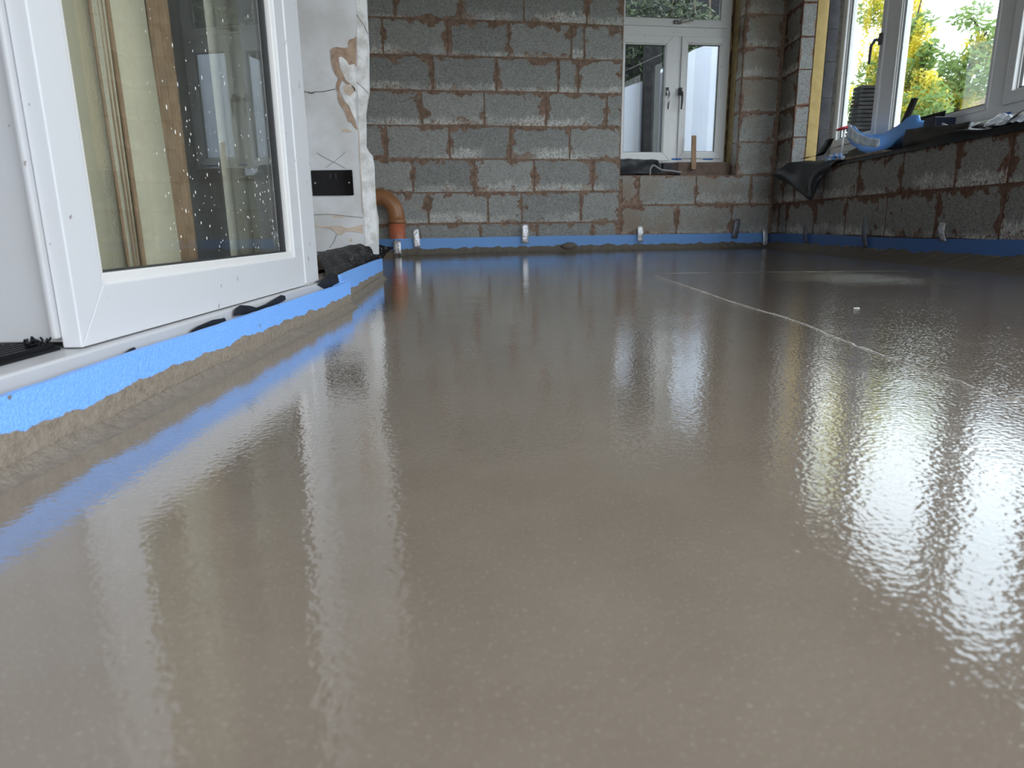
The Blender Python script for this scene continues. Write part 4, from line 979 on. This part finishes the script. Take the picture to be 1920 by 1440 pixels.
bl = [(seen(1700, 30, XT), (.12, .16, .4), 60, .4), (seen(1735, 60, XT), (.1, .1, .2), 20, .3), (seen(1692, 60, XT), (.18, .20, .32), 60, .38), (seen(1700, 130, XT), (.2, .28, .3), 70, .34), (seen(1738, 150, XT), (.12, .14, .16), 26, .30), (seen(1650, 110, XT), (.2, .25, .3), 60, .3), (seen(1640, 15, XT), (.15, .15, .2), 26, .3), (seen(1625, 180, XT), (.2, .3, .25), 50, .25), (seen(1715, 190, XT), (.25, .35, .12), 60, .2), (seen(1680, -80, XT), (.25, .35, .4), 80, .35), (seen(1665, 205, XT), (.2, .3, .12), 36, .2)]
tree('laburnum_tree', 'laburnum hung with yellow flower chains behind the slim window mullion', base, limbs, clus, M['leaf'], bl)
XT2 = 6.2
base = Vector((XT2, seen(1795, 240, XT2).y, -.2))
limbs = [([base, seen(1795, 200, XT2), seen(1815, 140, XT2), seen(1830, 90, XT2), seen(1850, 60, XT2)], .05),
         ([seen(1828, 95, XT2), seen(1835, 55, XT2), seen(1820, 35, XT2), seen(1795, 28, XT2)], .02),
         ([seen(1810, 150, XT2), seen(1780, 120, XT2), seen(1765, 105, XT2)], .02)]
clus = [(seen(x, y, XT2), (r_, r_*1.2, r_), n) for x, y, r_, n in ((1800, 150, .35, 320), (1840, 130, .35, 300), (1770, 165, .3, 260), (1795, 120, .25, 130), (1770, 120, .15, 60), (1820, 28, .16, 60), (1795, 32, .12, 40), (1838, 20, .14, 50), (1815, 50, .12, 40), (1852, 62, .2, 110), (1850, 95, .2, 110), (1755, 215, .3, 250), (1790, 210, .2, 120), (1915, 155, .3, 240), (1900, 60, .25, 120), (1840, 160, .25, 160))]
bl = [(seen(1838, 80, XT2), (.15, .2, .12), 26, .25), (seen(1775, 160, XT2), (.2, .3, .15), 34, .22), (seen(1815, 172, XT2), (.1, .12, .1), 14, .25), (seen(1782, 195, XT2), (.2, .3, .15), 30, .2)]
tree('laburnum_tree', 'sparse green tree with few yellow flowers nearest the thick window mullion', base, limbs, clus, M['leaf'], bl, .06)
bm = bmesh.new(); a = seen(1760, 240, 9.0); b = seen(1935, 150, 9.0); zt_ = seen(1830, 172, 9.0).z
box(bm, (9.0, 9.5, -.2), (9.2, a.y+1.0, zt_)); tag(obj('garden_wall', bm, M['tanwall']), 'tan rendered wall beyond the trees through the right window', 'wall')
# stack of dark slates outside the first pane
st = seen(1607, 235, 2.75)
p = st
for k in range(13):
    z = p.z-.10+k*.030; bm = bmesh.new(); box(bm, (2.70, p.y-.07-.003*k+random.uniform(-.003, .003), z), (2.95, p.y+.09-.006*k, z+.022)); bevel(bm, .002)
    o = obj('roof_slate', bm, M['slate']); tag(o, 'dark slate outside the right window, '+('topmost', 'second from the top', 'third from the top', 'fourth from the top', 'fifth from the top', 'sixth from the top', 'in the very middle', 'sixth from the bottom', 'fifth from the bottom', 'fourth from the bottom', 'third from the bottom', 'second from the bottom', 'lowest')[12-k]+' of the stack', 'slate', 'stacked slates outside the right window')
bm = bmesh.new(); box(bm, (2.68, p.y-.16, -.2), (2.97, p.y+.14, p.z-.101)); tag(obj('brick_plinth', bm, M['slate']), 'dark plinth carrying the slate stack outside the right window', 'plinth')
# behind the back window: hedge and pale shelter
def BB(x, y, o): s, z = onB(x, y, o); return BP(s, z, o)
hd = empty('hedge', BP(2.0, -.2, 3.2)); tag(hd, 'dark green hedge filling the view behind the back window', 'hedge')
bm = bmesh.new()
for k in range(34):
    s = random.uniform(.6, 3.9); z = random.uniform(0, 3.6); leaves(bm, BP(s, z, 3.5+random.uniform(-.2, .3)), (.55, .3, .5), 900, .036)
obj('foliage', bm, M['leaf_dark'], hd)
bm = bmesh.new()
for k in range(14):
    s = random.uniform(.8, 3.9); tube(bm, bez([BP(s, -.2, 3.9), BP(s+random.uniform(-.2, .2), 1.2, 3.9), BP(s+random.uniform(-.3, .3), 3.0, 3.85)], 4), .012, 6)
obj('stem', bm, M['bark'], hd, True)
bm = bmesh.new(); boxB(bm, -.5, 4.5, -.2, 4.4, 4.4, 4.5); tag(obj('fence', bm, M['slate']), 'dark timber fence behind the hedge beyond the back window', 'fence')
OS = 2.0
prof = [BB(x, y, OS) for x, y in ((1150, 172), (1182, 160), (1203, 153), (1231, 140), (1250, 131), (1279, 108), (1300, 94), (1322, 86), (1345, 81), (1375, 78), (1420, 84), (1480, 105))]
prof = bez(prof, 4)
bm = bmesh.new(); prism(bm, [Vector((prof[0].x, prof[0].y, -.2))]+prof+[Vector((prof[-1].x, prof[-1].y, -.2))], BN*1.0)
sh = tag(obj('garden_shelter', bm, M['poly']), 'pale curved-top plastic shelter seen through the back window', 'shelter')
def post(x0, x1, yt, label):
    a = onB(x0, 270, OS-.06); b = onB(x1, 270, OS-.06); zt_ = onB((x0+x1)/2, yt, OS-.06)[1]
    bm = bmesh.new(); boxB(bm, a[0], b[0], -.2, zt_, OS-.10, OS-.03); bevel(bm, .004); tag(obj('timber_post', bm, M['slate']), label, 'post')
post(1203, 1231, 60, 'wide dark post in front of the pale shelter, seen in the left casement')
post(1243, 1272, 60, 'dark post in front of the pale shelter behind the casement meeting line')

# small white chip on the screed
p = onZ(1607, 578, 0); bm = bmesh.new(); prism(bm, [p+Vector((-.008, 0, .0003)), p+Vector((.004, -.005, .0003)), p+Vector((.006, .005, .0003))], (0, 0, .0008))
tag(obj('plaster_chip', bm, M['fleck']), 'tiny white chip lying alone on the wet screed at right', 'chip')
